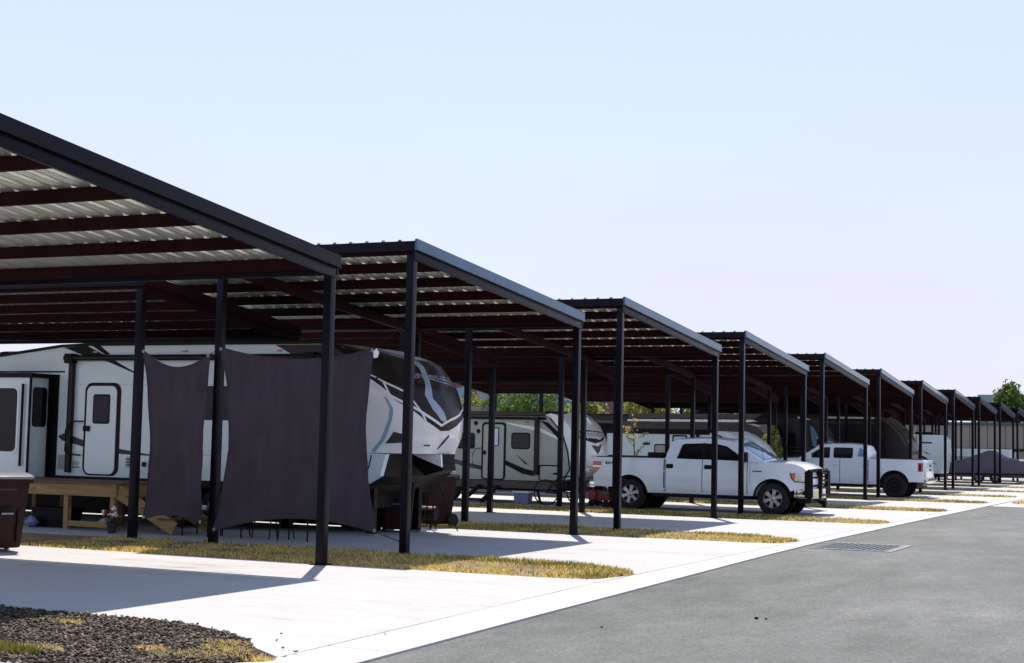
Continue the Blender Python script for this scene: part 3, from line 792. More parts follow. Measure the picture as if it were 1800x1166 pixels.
    def bowbox(mb, xf, z0, z1, hw, d, bow, th=.05):
        vs = []
        for i in range(n + 1):
            tt = -1 + 2 * i / n; x = xf + bow * (1 - tt * tt)
            for (dx, z) in ((0, z0), (0, z1), (-th, z1), (-th, z0)): vs.append((x + dx, tt * hw, z))
        fs = []
        for i in range(n):
            for j in range(4): fs.append((i * 4 + j, (i + 1) * 4 + j, (i + 1) * 4 + (j + 1) % 4, i * 4 + (j + 1) % 4))
        fs += [(0, 1, 2, 3), (n * 4 + 3, n * 4 + 2, n * 4 + 1, n * 4)]
        return mb.add(vs, fs)
    bowbox(MB(), fx0 + .005, .76, 1.07, .62, 0, .15).build('grille', 'black', t, smooth=30)
    for z in (.80, .89, .98):
        bowbox(MB(), fx0 + .03, z, z + .045, .58, 0, .15).build('grille_bar', 'chrome', t, bevel=0, smooth=30)
    bowbox(MB(), fx0 + .06, .42, .66, .93, 0, .13, .30).build('front_bumper', 'chrome', t, smooth=40)
    # bumper ends wrap round the sides
    for s in (1, -1):
        MB().prism([(2.40, .43), (2.42, .66), (2.80, .66), (2.80, .43)], 1, s * .86, s * .955).build('bumper_end', 'chrome', t, bevel=.02)
        m = MB().lathe([(0, s * .97), (.05, s * .97), (.058, s * .945)], (2.66, 0, .55), 1, 18)
        m.build('fog_lamp', 'black', t)
    MB().box(2.45, 2.80, -.85, .85, .30, .43).build('air_dam', 'black', t, bevel=.02)
    MB().box(-3.02, -2.86, -.93, .93, .50, .68).build('rear_bumper', 'chrome', t, bevel=.03)
    MB().box(-3.03, -2.9, -.55, .55, .47, .51).build('bumper_step', 'black', t, bevel=.01)
    tg = MB().box(-2.955, -2.90, -.78, .78, .72, 1.27).build('tailgate', 'white', t, bevel=.015)
    MB().box(-2.972, -2.957, -.13, .13, 1.10, 1.18).build('tailgate_handle', 'black', tg, bevel=.005)
    if not A: MB().box(-2.966, -2.957, -.16, .16, .95, 1.03).build('tailgate_emblem', 'decalgrey', tg, bevel=.003)
    # bed
    zb_ = 1.335 if A else 1.375
    MB().box(-2.84, -.98, -.90, .90, zb_ - .03, zb_).build('bed_dark_sheet', 'black', t, bevel=.01)  # black sheet in place of the dark hollow inside the open bed
    if A: MB().box(-1.45, -.99, -.82, .82, zb_ + .001, zb_ + .13).build('tool_box', 'black', t, bevel=.02)
    # chassis
    MB().box(-2.6, 2.4, -.62, .62, .34, .56).build('chassis', 'frame', t)
    for x in (wb, -wb): MB().tube([(x, -.8, R), (x, .8, R)], .06, 8).build('axle', 'frame', t)
    MB().tube([(-2.2, -.55, .36), (-2.75, -.60, .38)], .04, 8).build('exhaust_pipe', 'steel', t)
    MB().tube([(1.62, -.84, 1.24), (1.56, -.86, 1.62)], .005, 5).build('antenna', 'black', t)
    if A:
        # black brush guard: two uprights, hoops round the lamps and cross bars
        for s in (1, -1):
            pl = [(2.93, .40), (2.93, 1.02), (2.98, 1.14), (3.06, 1.16), (3.10, 1.05), (3.08, .45), (3.02, .36)]
            MB().prism(pl, 1, s * .29, s * .39).build('guard_upright', 'black', t, bevel=.012)
            hoop = [(2.86, s * .94, .50), (2.84, s * .97, .80), (2.86, s * .955, 1.02), (2.93, s * .85, 1.10), (3.0, s * .40, 1.12)]
            MB().tube(hoop, .042, 8).build('guard_hoop', 'black', t, smooth=60)
            MB().prism([(2.80, .44), (2.79, 1.06), (2.90, 1.14), (2.99, 1.08), (3.0, .46), (2.94, .40)], 1, s * .90, s * .965).build('guard_wing', 'black', t, bevel=.01)
            for z in (.52, .72, .92):
                MB().tube([(2.88, s * .94, z), (3.02, s * .40, z + .02)], .026, 6).build('guard_rail', 'black', t, smooth=60)
        for z in (.50, .68, .86, 1.04, 1.12):
            MB().tube([(3.05, -.36, z), (3.05, .36, z)], .030, 8).build('guard_rail', 'black', t, smooth=60)
        MB().box(3.02, 3.12, -.06, .06, .18, .36).build('tow_hitch', 'black', t, bevel=.01)
        MB().box(2.75, 3.05, -.05, .05, .30, .36).build('tow_bar', 'black', t, bevel=.01)
    for c in t.children:
        if c.name.startswith(('guard_', 'tow_')): c.location.x = -.13
    t.location = loc; t.rotation_euler = (0, 0, rotz)
    return t
pickup('pickup_truck', 'white crew cab pickup with black brush guard, nose towards the road', (-1.32, 37.52, 0), 0, 'guard')
pickup('pickup_truck', 'white crew cab pickup with its tail lamps to the road and black wheels', (-1.66, 55.35, 0), math.pi, 'tail')

# ------------------------------------------------------------------ fifth wheel camper
def fifth_wheel():
    y0, y1 = 21.8, 24.3
    t = thing('fifth_wheel_camper', 'large white fifth wheel camper with glossy dark brown nose, parked behind the grey sails', 'camper', (-6.5, 23.05, 0))
    S = side(y0)
    # main shell up to the nose, with gooseneck underside
    poly = [(-13.2, .70), (-13.2, 2.95), (-10.5, 3.04), (-8.98, 3.215), (-8.4, 3.235), (-3.2, 3.235), (-3.2, 1.40), (-2.1, 1.40), (-2.1, 1.02), (-2.32, .95), (-2.45, .70)]
    poly = [(-13.2, .70), (-13.2, 2.95), (-10.5, 3.04), (-8.98, 3.215), (-8.4, 3.235), (-3.195, 3.235), (-3.195, 1.40), (-2.50, 1.395), (-2.05, 1.385), (-2.15, 1.02), (-2.45, .86), (-2.6, .70)]
    MB().prism(poly, 1, y0, y1).build('body', 'gel', t, bevel=.03)
    MB().prism([(-2.05, 1.383), (-2.035, 1.383), (-2.135, 1.015), (-2.44, .85), (-2.59, .69), (-2.6, .70), (-2.45, .86), (-2.15, 1.02)], 1, y0 + .12, y1).build('basement_front_shade', 'black', t, smooth=0)  # black sheet painted in for the shade on the white basement front
    prof = [(1.40, -1.62), (1.68, -1.48), (2.09, -1.45), (2.57, -1.63), (2.96, -1.98), (3.12, -2.45), (3.20, -2.98), (3.235, -3.19)]
    zz = [p[0] for p in prof]; xx = [p[1] for p in prof]
    # smooth the profile
    def xn(z):
        return sum(float(np.interp(z + d, zz, xx)) * k for d, k in ((-.08, .25), (0, .5), (.08, .25)))
    xs, yc, hw, pp = -3.2, 23.05, 1.25, 2.6
    def cap(ph, z, o=0.0):
        def P(ph, z):
            a = math.radians(ph); c, s_ = math.cos(a), math.sin(a)
            return Vector((xs + (xn(z) - xs) * abs(c) ** (2 / pp), yc + hw * math.copysign(abs(s_) ** (2 / pp), s_), z))
        p = P(ph, z)
        if o:
            d1 = P(min(ph + 1, 90), z) - P(max(ph - 1, -90), z); d2 = P(ph, z + .01) - P(ph, z - .01)
            nn = d1.cross(d2).normalized(); p = p + nn * o
        return p
    m = MB(); zs = [1.40 + (3.235 - 1.40) * i / 44 for i in range(45)]; phs = [-90 + 2.5 * i for i in range(73)]
    vs = [cap(ph, z) for z in zs for ph in phs]; n = len(phs)
    fs = [(i * n + j, i * n + j + 1, (i + 1) * n + j + 1, (i + 1) * n + j) for i in range(len(zs) - 1) for j in range(n - 1)]
    m.add(vs, fs)
    m.add([cap(ph, zs[-1]) for ph in phs], [tuple(range(n))]); m.add([cap(ph, zs[0]) for ph in phs], [tuple(range(n - 1, -1, -1))])
    m.build('front_cap', 'capwhite', t, smooth=50)
    # decals are drawn in (s, z) where s = angle / 50 so both axes are of like size
    K = 50.0
    Fcap = lambda u, v, o: tuple(cap(u * K, v, o))
    def D(pts, mat, name, off=.004, g=.09, **k):
        return patch(MB(), [(a / K, b) for a, b in pts], Fcap, off, off, g).build(name, mat, t, smooth=50)
    def L(pts, w, mat, name, off=.006):
        return patch(MB(), stroke([(a / K, b) for a, b in pts], w), Fcap, off, off, .05).build(name, mat, t, smooth=50)
    low = [(-80, 2.80), (-74, 2.72), (-66, 2.64), (-60, 2.50), (-55, 2.36), (-48, 2.24), (-42, 2.17), (-29, 1.97), (-12, 1.79), (-3, 1.80), (8, 1.95), (22, 2.10), (40, 2.25), (60, 2.50), (80, 2.80)]
    D(low + [(88, 3.0), (88, 3.228), (0, 3.228), (-88, 3.228), (-89, 3.05), (-87, 2.86)], 'brown', 'dark_graphic', .009, .045)
    D([(-17, 2.97), (-15, 2.84), (-21, 2.57), (-25, 2.39), (-21, 2.14), (-13, 1.97), (-6, 1.93), (-10, 2.12), (-18, 2.34), (-15, 2.58), (-8, 2.87), (-7, 3.03), (-14, 3.10), (-26, 3.12)], 'decalpale', 'pale_band', .0125)  # pale blue-grey band laid over the dark nose
    L([(-80, 2.86), (-70, 2.76), (-61, 2.66)], .022, 'decalwhite', 'white_stripe', .0145)
    L([(-60, 2.64), (-56, 2.58), (-45, 2.46), (-41, 2.42)], [.024, .03, .034, .02], 'decalwhite', 'white_stripe', .0145)
    L([(-80, 2.77), (-67, 2.63), (-60, 2.49), (-54, 2.36), (-47, 2.27), (-41, 2.21), (-29, 2.06), (-12, 1.885), (-2, 1.99), (12, 2.14), (43, 2.32)], [.03, .04, .04, .045, .045, .045, .045, .045, .04, .035, .02], 'decalwhite', 'white_stripe', .0145)
    L([(-41, 2.42), (-35, 2.20), (-28, 1.95)], .03, 'decalwhite', 'white_stripe', .0155)
    L([(-57, 2.58), (-55, 2.42), (-53, 2.28)], .03, 'decalwhite', 'white_stripe', .0155)
    L([(-58, 2.34), (-55, 2.15), (-56, 1.95), (-60, 1.60), (-64, 1.42)], [.03, .05, .05, .06, .06], 'decalpale', 'pale_band', .006)
    D([(-57, 1.56), (-53, 1.76), (-45, 1.72), (-45, 1.58)], 'decalgrey', 'grey_wedge', .006)  # charcoal wedge stands in for the shade of a recess
    D([(-25, 1.53), (-19, 1.53), (-19, 1.555), (-25, 1.555)], 'decalgrey', 'small_label', .006)
    L([(-2, 1.72), (-6, 1.60), (-9, 1.48)], [.03, .05, .02], 'decalgrey', 'grey_stripe', .006)
    for z in (2.62, 2.56): L([(-14, z + .12), (0, z + .06), (16, z)], .012, 'decalpale', 'pin_stripe', .0145)
    txt = letters(MB(), 'REFLECTION', .13, (lambda x, y, o: tuple(cap(x * 62 - 9, 2.66 + y * .85 - .02 * x, .0150))), sx=1.1)
    txt.build('lettering', 'decalpale', t, smooth=0, merge=False)
    # curved black line where the cap meets the side
    cl = [(-2.62, 2.64), (-2.45, 2.42), (-2.36, 2.15), (-2.40, 1.90), (-2.6, 1.65), (-2.95, 1.45)]
    # side graphics
    def P(pts, mat, name, off=.004): return patch(MB(), pts, S, off, off, .6).build(name, mat, t, smooth=0)
    P([(-8.95, 3.20), (-8.40, 3.225), (-8.0, 3.06), (-7.06, 2.64), (-7.9, 2.93), (-8.5, 3.06)], 'decalblack', 'black_swoosh')
    P([(-8.28, 3.225), (-8.10, 3.225), (-7.86, 3.07), (-7.98, 3.06)], 'decalblack', 'black_swoosh')
    P([(-9.0, 1.56), (-8.84, 1.62), (-8.2, 1.44), (-7.6, 1.36), (-6.7, 1.24), (-7.5, 1.26), (-8.3, 1.36), (-8.9, 1.48)], 'decalgrey', 'grey_swoosh', .006)
    P(rr(-10.6, 2.735, -8.90, 2.765, .01), 'decalblack', 'black_stripe')
    P([(-4.6, 2.9), (-3.3, 3.05), (-2.9, 3.0), (-3.0, 2.7), (-3.6, 2.55)], 'brown', 'dark_graphic') if False else None
    P([(-3.19, 3.215), (-4.3, 3.215), (-3.85, 3.0), (-3.19, 2.88)], 'brown', 'dark_graphic')
    for z0, z1 in ((2.70, 2.73), (2.55, 2.57), (1.55, 1.60)): P([(-3.9, z0), (-3.9, z1), (-2.9, z1), (-2.9, z0)] if z1 < 2 else [(-4.0, z0), (-4.0, z1), (-3.2, z1), (-3.2, z0)], 'decalblack', 'black_stripe')
    P([(-3.75, 1.44), (-3.75, .92), (-3.72, .92), (-3.72, 1.44)], 'decalblack', 'hatch_seam'); P(stroke([(-3.7, 1.44), (-3.4, 1.46), (-3.1, 1.38)], .03), 'decalblack', 'hatch_seam')
    P(stroke([(-2.33, 1.36), (-2.36, 1.2), (-2.44, .98)], .02), 'decalblack', 'black_stripe', .006)
    # base skirt line and roof edge
    MB().box(-13.2, -2.62, y0 - .012, y0 - .002, .70, .84).build('base_skirt', 'black', t)
    m = MB()
    pts = [(-13.2, y0 - .02, 2.965), (-10.5, y0 - .02, 3.055), (-8.98, y0 - .02, 3.23), (-8.4, y0 - .02, 3.25), (-3.2, y0 - .02, 3.25)]
    for a, b in zip(pts[:-1], pts[1:]): m.beam(a, b, .04, .05)
    m.build('roof_gutter', 'black', t, smooth=0)
    # slide-out room
    s = MB().box(-11.9, -9.22, 21.25, 21.80, .80, 2.62).build('slide_out', 'gel', t, bevel=.02)
    # window in the slide end
    def Fe(u, v, o): return (-9.22 + o, u, v)
    MB().box(-9.236, -9.196, 21.245, 21.275, .80, 2.62).build('slide_corner_trim', 'black', s, bevel=.004)
    MB().box(-12.0, -9.14, 21.20, 21.80, 2.62, 2.70).build('slide_roof', 'black', s, bevel=.01)
    patch(MB(), rr(21.33, 1.72, 21.70, 2.45, .07), Fe, .008, .01).build('slide_end_window', 'glass', s, smooth=0)
    MB().box(-9.21, -9.18, 21.72, 21.80, .80, 2.62).build('slide_seal', 'black', s)
    SF = side(21.25)
    patch(MB(), rr(-10.9, 1.22, -9.45, 2.46, .12), SF, .012, .012, .3).build('window_frame', 'decalwhite', s, smooth=0)
    patch(MB(), rr(-10.86, 1.26, -9.50, 2.42, .10), SF, .016, .012, .3).build('window', 'glass', s, smooth=0)
    MB().tube([(-9.34, 21.20, 2.5), (-9.34, 21.20, 1.0)], .025, 8).build('slide_arm', 'black', s)
    P([(-9.2, .82), (-9.2, 2.70), (-9.02, 2.70), (-9.02, .82)], 'black', 'slide_flange', .01)
    # awning
    aw = MB().tube([(-8.83, y0 - .10, 3.0), (-3.3, y0 - .10, 3.0)], .055, 14).build('awning_roller', 'blackgloss', t, smooth=60)
    for x in (-8.70, -3.5):
        MB().box(x - .05, x + .05, y0 - .09, y0 - .005, .90, 2.98).build('awning_arm', 'blackgloss', t, bevel=.01)
        MB().box(x - .09, x + .09, y0 - .18, y0 - .005, 2.90, 3.08).build('awning_bracket', 'black', t, bevel=.02)
    # entry door
    d = patch(MB(), rr(-8.40, .86, -7.58, 2.55, .16, 6), S, .010, .01, .4).build('door_frame', 'black', t, smooth=0)
    dr = patch(MB(), rr(-8.34, .89, -7.66, 2.49, .12, 6), S, .028, .02, .4).build('door', 'gel', t, smooth=0)
    patch(MB(), rr(-8.19, 1.80, -7.80, 2.34, .05), S, .033, .01, .3).build('door_window', 'black', dr, smooth=0)
    patch(MB(), rr(-8.165, 1.83, -7.825, 2.31, .04), S, .036, .01, .3).build('window_glass', 'glass', dr, smooth=0)
    MB().box(-8.38, -8.24, y0 - .065, y0 - .03, 1.66, 1.76).build('door_latch', 'black', dr, bevel=.01)
    gr = [(-8.40, y0 - .03, 1.84), (-8.52, y0 - .12, 1.84), (-8.66, y0 - .13, 1.78), (-8.72, y0 - .13, 1.66), (-8.72, y0 - .13, 1.30), (-8.66, y0 - .12, 1.24), (-8.44, y0 - .03, 1.22)]
    MB().tube(gr, .014, 8).build('grab_handle', 'black', t, smooth=60)
    m = letters(MB(), 'GD', .10, (lambda x, y, o: (-8.56 + x, y0 - .006, 1.04 + y)), sx=1.1).build('brand_mark', 'decalblack', t, smooth=0, merge=False)
    P(rr(-8.64, .99, -8.48, 1.01, .005), 'decalblack', 'small_print')
    MB().box(-7.02, -6.96, y0 - .05, y0 - .005, 1.05, 1.13).build('outlet_box', 'black', t, bevel=.01)
    for x in (-10.2, -8.2, -6.2, -4.2): MB().box(x - .05, x + .05, y0 - .03, y0 - .002, 3.10, 3.13).build('marker_lamp', 'amber', t, bevel=.008)
    P(rr(-7.42, 1.02, -7.12, 1.22, .02), 'gelgrey', 'furnace_vent', .008)
    for z in (1.06, 1.11, 1.16): P(rr(-7.39, z, -7.15, z + .022, .004), 'black', 'vent_slot', .012)
    P(rr(-8.98, .95, -8.76, 1.22, .02), 'gelgrey', 'service_hatch', .008)
    for z in (1.28, 2.52): P([(-8.80, z), (-8.80, z + .006), (-3.6, z + .006), (-3.6, z)], 'gelgrey', 'panel_seam', .003)
    P(rr(-6.3, 1.9, -5.0, 2.5, .08), 'glass', 'window', .008); P(rr(-4.9, .86, -4.0, 1.5, .06), 'gelgrey', 'compartment_door', .006)
    ac = MB().box(-11.3, -10.35, 22.6, 23.5, 2.98, 3.20).build('air_conditioner', 'black', t, bevel=.08)
    for x in (-6.6, -4.9):
        MB().box(x - .25, x + .25, 22.8, 23.3, 3.235, 3.34).build('roof_vent', 'gelgrey', t, bevel=.04)
    # underside, wheels, landing gear, pin box
    MB().box(-13.0, -2.7, 22.1, 24.0, .45, .70).build('chassis', 'frame', t)
    for x in (-6.35, -5.45):
        for yy in (21.98, 24.1): wheel(t, x, yy, .36, .22, -1 if yy < 23 else 1, style='steel', spokes=5)
    for yy in (22.25, 23.85): MB().box(-2.62, -2.48, yy - .06, yy + .06, .04, 1.2).build('landing_leg', 'black', t, bevel=.01); 
    for yy in (22.25, 23.85): MB().box(-2.70, -2.40, yy - .13, yy + .13, .0, .04).build('landing_foot', 'steel', t)
    pb = MB().prism([(-2.35, 1.40), (-1.55, 1.40), (-1.50, 1.12), (-1.85, 1.02), (-2.1, 1.22)], 1, 22.8, 23.3).build('pin_box', 'frame', t, bevel=.02)
    MB().prism([(-2.1, 1.395), (-1.52, 1.395), (-1.50, 1.18)], 1, 22.74, 22.79).build('pin_box_shroud', 'capwhite', t)
    MB().box(-12.6, -3.2, 24.20, 24.23, .02, .70).build('underbody_shade_sheet', 'black', t)  # added black sheet that stands in for the shade under the camper
    return t
fifth_wheel()

# shade sails hung between the posts
def sail(label, P00, P10, P11, P01, sag, name='shade_sail', n=26, seed=0):
    """corners bottom-left, bottom-right, top-right, top-left in x, z on the plane y"""
    r = np.random.default_rng(seed)
    y = 18.70
    t = thing(name, label, 'shade sail', (P00[0], y, 0), 'charcoal shade sails hung across the camper')
    vs = []; sb, sr, st, sl = sag
    for i in range(n + 1):
        for j in range(n + 1):
            u, v = j / n, i / n
            bx = 4 * u * (1 - u); by = 4 * v * (1 - v)
            B = np.array(P00) * (1 - u) + np.array(P10) * u + np.array([0, sb]) * bx
            T = np.array(P01) * (1 - u) + np.array(P11) * u - np.array([0, st]) * bx
            Lf = np.array(P00) * (1 - v) + np.array(P01) * v + np.array([sl, 0]) * by
            Rg = np.array(P10) * (1 - v) + np.array(P11) * v - np.array([sr, 0]) * by
            C = (1 - v) * B + v * T + (1 - u) * Lf + u * Rg - ((1 - u) * (1 - v) * np.array(P00) + u * (1 - v) * np.array(P10) + u * v * np.array(P11) + (1 - u) * v * np.array(P01))
            yy = y + .05 * math.sin(3.1 * u + 1.3 * seed) * by + .018 * math.sin(9 * u + 4 * v + seed) + .012 * math.sin(17 * v - 5 * u) + .02 * (u - .5) * (v - .5)
            for (cu, cv) in ((0, 0), (1, 0), (1, 1), (0, 1)):
                d = math.hypot(u - cu, v - cv)
                if d < .5: yy += .02 * math.sin(math.atan2(abs(v - cv) + 1e-6, abs(u - cu) + 1e-6) * 14) * (1 - d / .5) * min(1, d * 8)
            vs.append((C[0], yy, C[1]))
    N = n + 1
    fs = [(i * N + j, i * N + j + 1, (i + 1) * N + j + 1, (i + 1) * N + j) for i in range(n) for j in range(n)]
    off = [(a, b + .003, c) for a, b, c in vs]; k = len(vs)
    fs2 = [tuple(q + k for q in reversed(f)) for f in fs]
    MB().add(vs + off, fs + fs2).build('fabric', 'fabric', t, smooth=80, merge=False)
    edge = [vs[j] for j in range(N)] + [vs[i * N + n] for i in range(1, N)] + [vs[n * N + j] for j in range(n - 1, -1, -1)] + [vs[i * N] for i in range(n - 1, -1, -1)]
    MB().tube(edge, .011, 6).build('hem', 'fabric', t, smooth=60)
    for (ci, dx, dz) in ((0, .05, .05), (n, -.05, .05), (n * N + n, -.05, -.05), (n * N, .05, -.05)):
        c_ = vs[ci]; MB().lathe([(.010, -.006), (.024, -.006), (.024, .002), (.010, .002)], (c_[0] + dx * .6, c_[1] - .012, c_[2] + dz * .6), 1, 12).build('eyelet', 'steel', t)
    return t, vs, N
sa, va, N_ = sail('narrow charcoal shade sail hung between the two left posts', (-4.55, .33), (-3.42, .30), (-3.40, 2.86), (-4.64, 2.93), (.10, .02, .24, .10), seed=1)
sb_, vb, _ = sail('wide charcoal shade sail stretched right of the third post', (-3.22, .20), (-.42, .30), (-.52, 2.92), (-3.22, 2.96), (.20, .20, .17, .26), seed=4)
def rope(p, q, parent):
    MB().tube([p, q], .006, 5).build('rope', 'black', parent)
for (p, q, pa) in ((va[0], (-4.75, 18.8, .30), sa), (va[N_ * (N_ - 1)], (-4.76, 18.8, 2.98), sa), (va[N_ - 1], (-3.38, 18.8, .28), sa), (va[-1], (-3.38, 18.8, 2.90), sa),
                   (vb[0], (-3.28, 18.8, .16), sb_), (vb[N_ * (N_ - 1)], (-3.28, 18.8, 3.0), sb_), (vb[N_ - 1], (-.06, 18.8, .18), sb_), (vb[-1], (-.06, 18.8, 3.30), sb_)):
    rope(p, q, pa)
tag(MB().prism([(-.52, 2.78), (-.46, 2.79), (-.44, 2.86), (-.48, 2.92), (-.53, 2.87)], 1, 18.66, 18.672).build('plastic_tag', 'decalwhite', smooth=0), 'small white plastic tag clipped at the top right corner of the wide sail', 'tag')

# ------------------------------------------------------------------ wooden deck and stairs
dk = thing('wooden_deck', 'raised deck of yellow treated lumber at the camper door', 'deck', (-7.5, 20.7, 0))
MB().box(-9.3, -6.17, 20.00, 20.04, .575, .765).build('rim_board', 'wood', dk, smooth=0)
MB().box(-6.17, -6.13, 20.0, 21.6, .575, .765).build('rim_board', 'wood', dk, smooth=0)
for i in range(11):
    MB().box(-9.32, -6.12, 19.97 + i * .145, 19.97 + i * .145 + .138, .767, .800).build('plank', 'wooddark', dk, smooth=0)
for x in (-9.2, -8.55, -7.22, -6.24):
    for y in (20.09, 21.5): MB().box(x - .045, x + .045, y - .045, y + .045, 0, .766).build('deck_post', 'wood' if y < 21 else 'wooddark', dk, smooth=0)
MB().box(-7.17, -6.29, 20.05, 20.09, .06, .15).build('bottom_rail', 'wood', dk, smooth=0)
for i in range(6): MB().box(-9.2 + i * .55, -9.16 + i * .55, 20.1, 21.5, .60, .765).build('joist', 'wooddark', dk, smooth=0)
st = thing('deck_stairs', 'lumber stairs with slanting stringers leading down from the deck to the right', 'stairs', (-5.6, 20.6, 0))
for y in (20.05, 21.0):
    MB().beam((-6.12, y, .66), (-4.95, y, .10), .045, .22).build('stringer', 'wood', st, smooth=0)
for i in range(3):
    x = -5.95 + i * .33; z = .57 - i * .17
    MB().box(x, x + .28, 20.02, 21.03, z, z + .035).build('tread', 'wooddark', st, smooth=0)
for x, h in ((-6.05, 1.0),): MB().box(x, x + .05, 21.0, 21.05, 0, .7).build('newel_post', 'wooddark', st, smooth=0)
# clutter stored under and beside the deck
def tub(name, label, c, sx, sy, h, mat, lid=None):
    x, y = c; t = thing(name, label, 'storage tub', (x, y, 0))
    a = .88
    vs = [(x + i * sx * a, y + j * sy * a, .01) for i, j in ((-1, -1), (1, -1), (1, 1), (-1, 1))] + [(x + i * sx, y + j * sy, h) for i, j in ((-1, -1), (1, -1), (1, 1), (-1, 1))]
    MB().add(vs, [(3, 2, 1, 0), (0, 1, 5, 4), (1, 2, 6, 5), (2, 3, 7, 6), (3, 0, 4, 7), (4, 5, 6, 7)]).build('tub_body', mat, t, bevel=.015)
    MB().box(x - sx - .02, x + sx + .02, y - sy - .02, y + sy + .02, h + .001, h + .04).build('lid', lid or mat, t, bevel=.012)
    return t
tub('storage_tub', 'black storage tub standing under the deck next to the brown bin', (-7.75, 20.45), .36, .24, .30, 'black')
pot = thing('flower_pot', 'small pot with red and white flowers by the foot of the deck post', 'flower pot', (-5.98, 19.75, 0))
MB().lathe([(.06, .0), (.10, .16), (.11, .16), (.11, .18), (.0, .18)], (-5.98, 19.75, 0), 2, 14).build('pot', 'decalgrey', pot)
rg = random.Random(3); mv = MB(); mw_ = MB()
for i in range(26):
    a = rg.uniform(0, 6.28); q = rg.uniform(0, .16); z = .20 + rg.uniform(0, .22)
    (mv if i % 2 else mw_).ball((-5.98 + q * math.cos(a), 19.75 + q * math.sin(a), z), rg.uniform(.018, .034), 4)
mv.build('red_blooms', 'redthing', pot, kind='stuff'); mw_.build('white_blooms', 'decalwhite', pot, kind='stuff')
lm = MB()
for i in range(30):
    a = rg.uniform(0, 6.28); lm.beam((-5.98, 19.75, .17), (-5.98 + .17 * math.cos(a), 19.75 + .17 * math.sin(a), rg.uniform(.2, .36)), .012, .003)
lm.build('stems', 'leafgreen', pot)
for i, (x, y, c, lab) in enumerate([(-6.85, 20.6, 'decalwhite', 'crumpled white sack on the ground in the middle bay under the deck'), (-8.0, 20.12, 'bluething', 'pale blue cloth lying beside the black tub under the deck')]):
    m = MB().ball((x, y, .09), (.13, .10, .09), 7)
    rg2 = random.Random(i); m.v = [(a + rg2.uniform(-.02, .02), b + rg2.uniform(-.02, .02), max(0, c2 + rg2.uniform(-.02, .03))) for a, b, c2 in m.v]
    tag(m.build('sack' if i == 0 else 'cloth', c, smooth=70, merge=False), lab, 'sack' if i == 0 else 'cloth')

# ------------------------------------------------------------------ camp chairs and table behind the sails
def camp_chair(label, x, y, rz):
    t = thing('camp_chair', label, 'chair', (0, 0, 0), 'camp chairs behind the sails')
    for sx in (-1, 1):
        for sy in (-1, 1): MB().tube([(sx * .25, sy * .24, 0), (sx * .22, sy * .18, .44)], .012, 6).build('leg', 'black', t)
    MB().box(-.25, .25, -.24, .24, .43, .455).build('seat', 'black', t, bevel=.01)
    MB().add([(-.24, .22, .46), (.24, .22, .46), (.24, .38, .95), (-.24, .38, .95), (-.24, .24, .46), (.24, .24, .46), (.24, .40, .95), (-.24, .40, .95)], [(0, 1, 2, 3), (7, 6, 5, 4), (0, 4, 5, 1), (2, 6, 7, 3), (1, 5, 6, 2), (0, 3, 7, 4)]).build('backrest', 'black', t)
    for sx in (-1, 1): MB().tube([(sx * .27, -.22, .44), (sx * .27, -.2, .64), (sx * .27, .3, .66)], .012, 6).build('armrest', 'black', t, smooth=60)
    t.location = (x, y, 0); t.rotation_euler = (0, 0, rz); return t
camp_chair('black camp chair whose legs show below the narrow sail', -4.1, 20.4, .3)
camp_chair('black camp chair behind the post between the two sails', -3.35, 20.5, -.4)
camp_chair('black camp chair with its feet under the left end of the wide sail', -2.75, 20.3, .2)
tb = thing('folding_table', 'low folding table standing behind the narrow sail, white things on its top', 'table', (-4.55, 20.2, 0))
MB().box(-4.85, -4.25, 20.0, 20.5, .40, .43).build('table_top', 'black', tb, bevel=.008)
for sx in (-4.8, -4.3):
    for sy in (20.05, 20.45): MB().tube([(sx, sy, 0), (sx, sy, .40)], .012, 6).build('leg', 'black', tb)
tag(MB().box(-4.62, -4.44, 20.05, 20.2, .431, .50).build('food_container', 'decalwhite', bevel=.01), 'small white container standing on the low folding table', 'container')

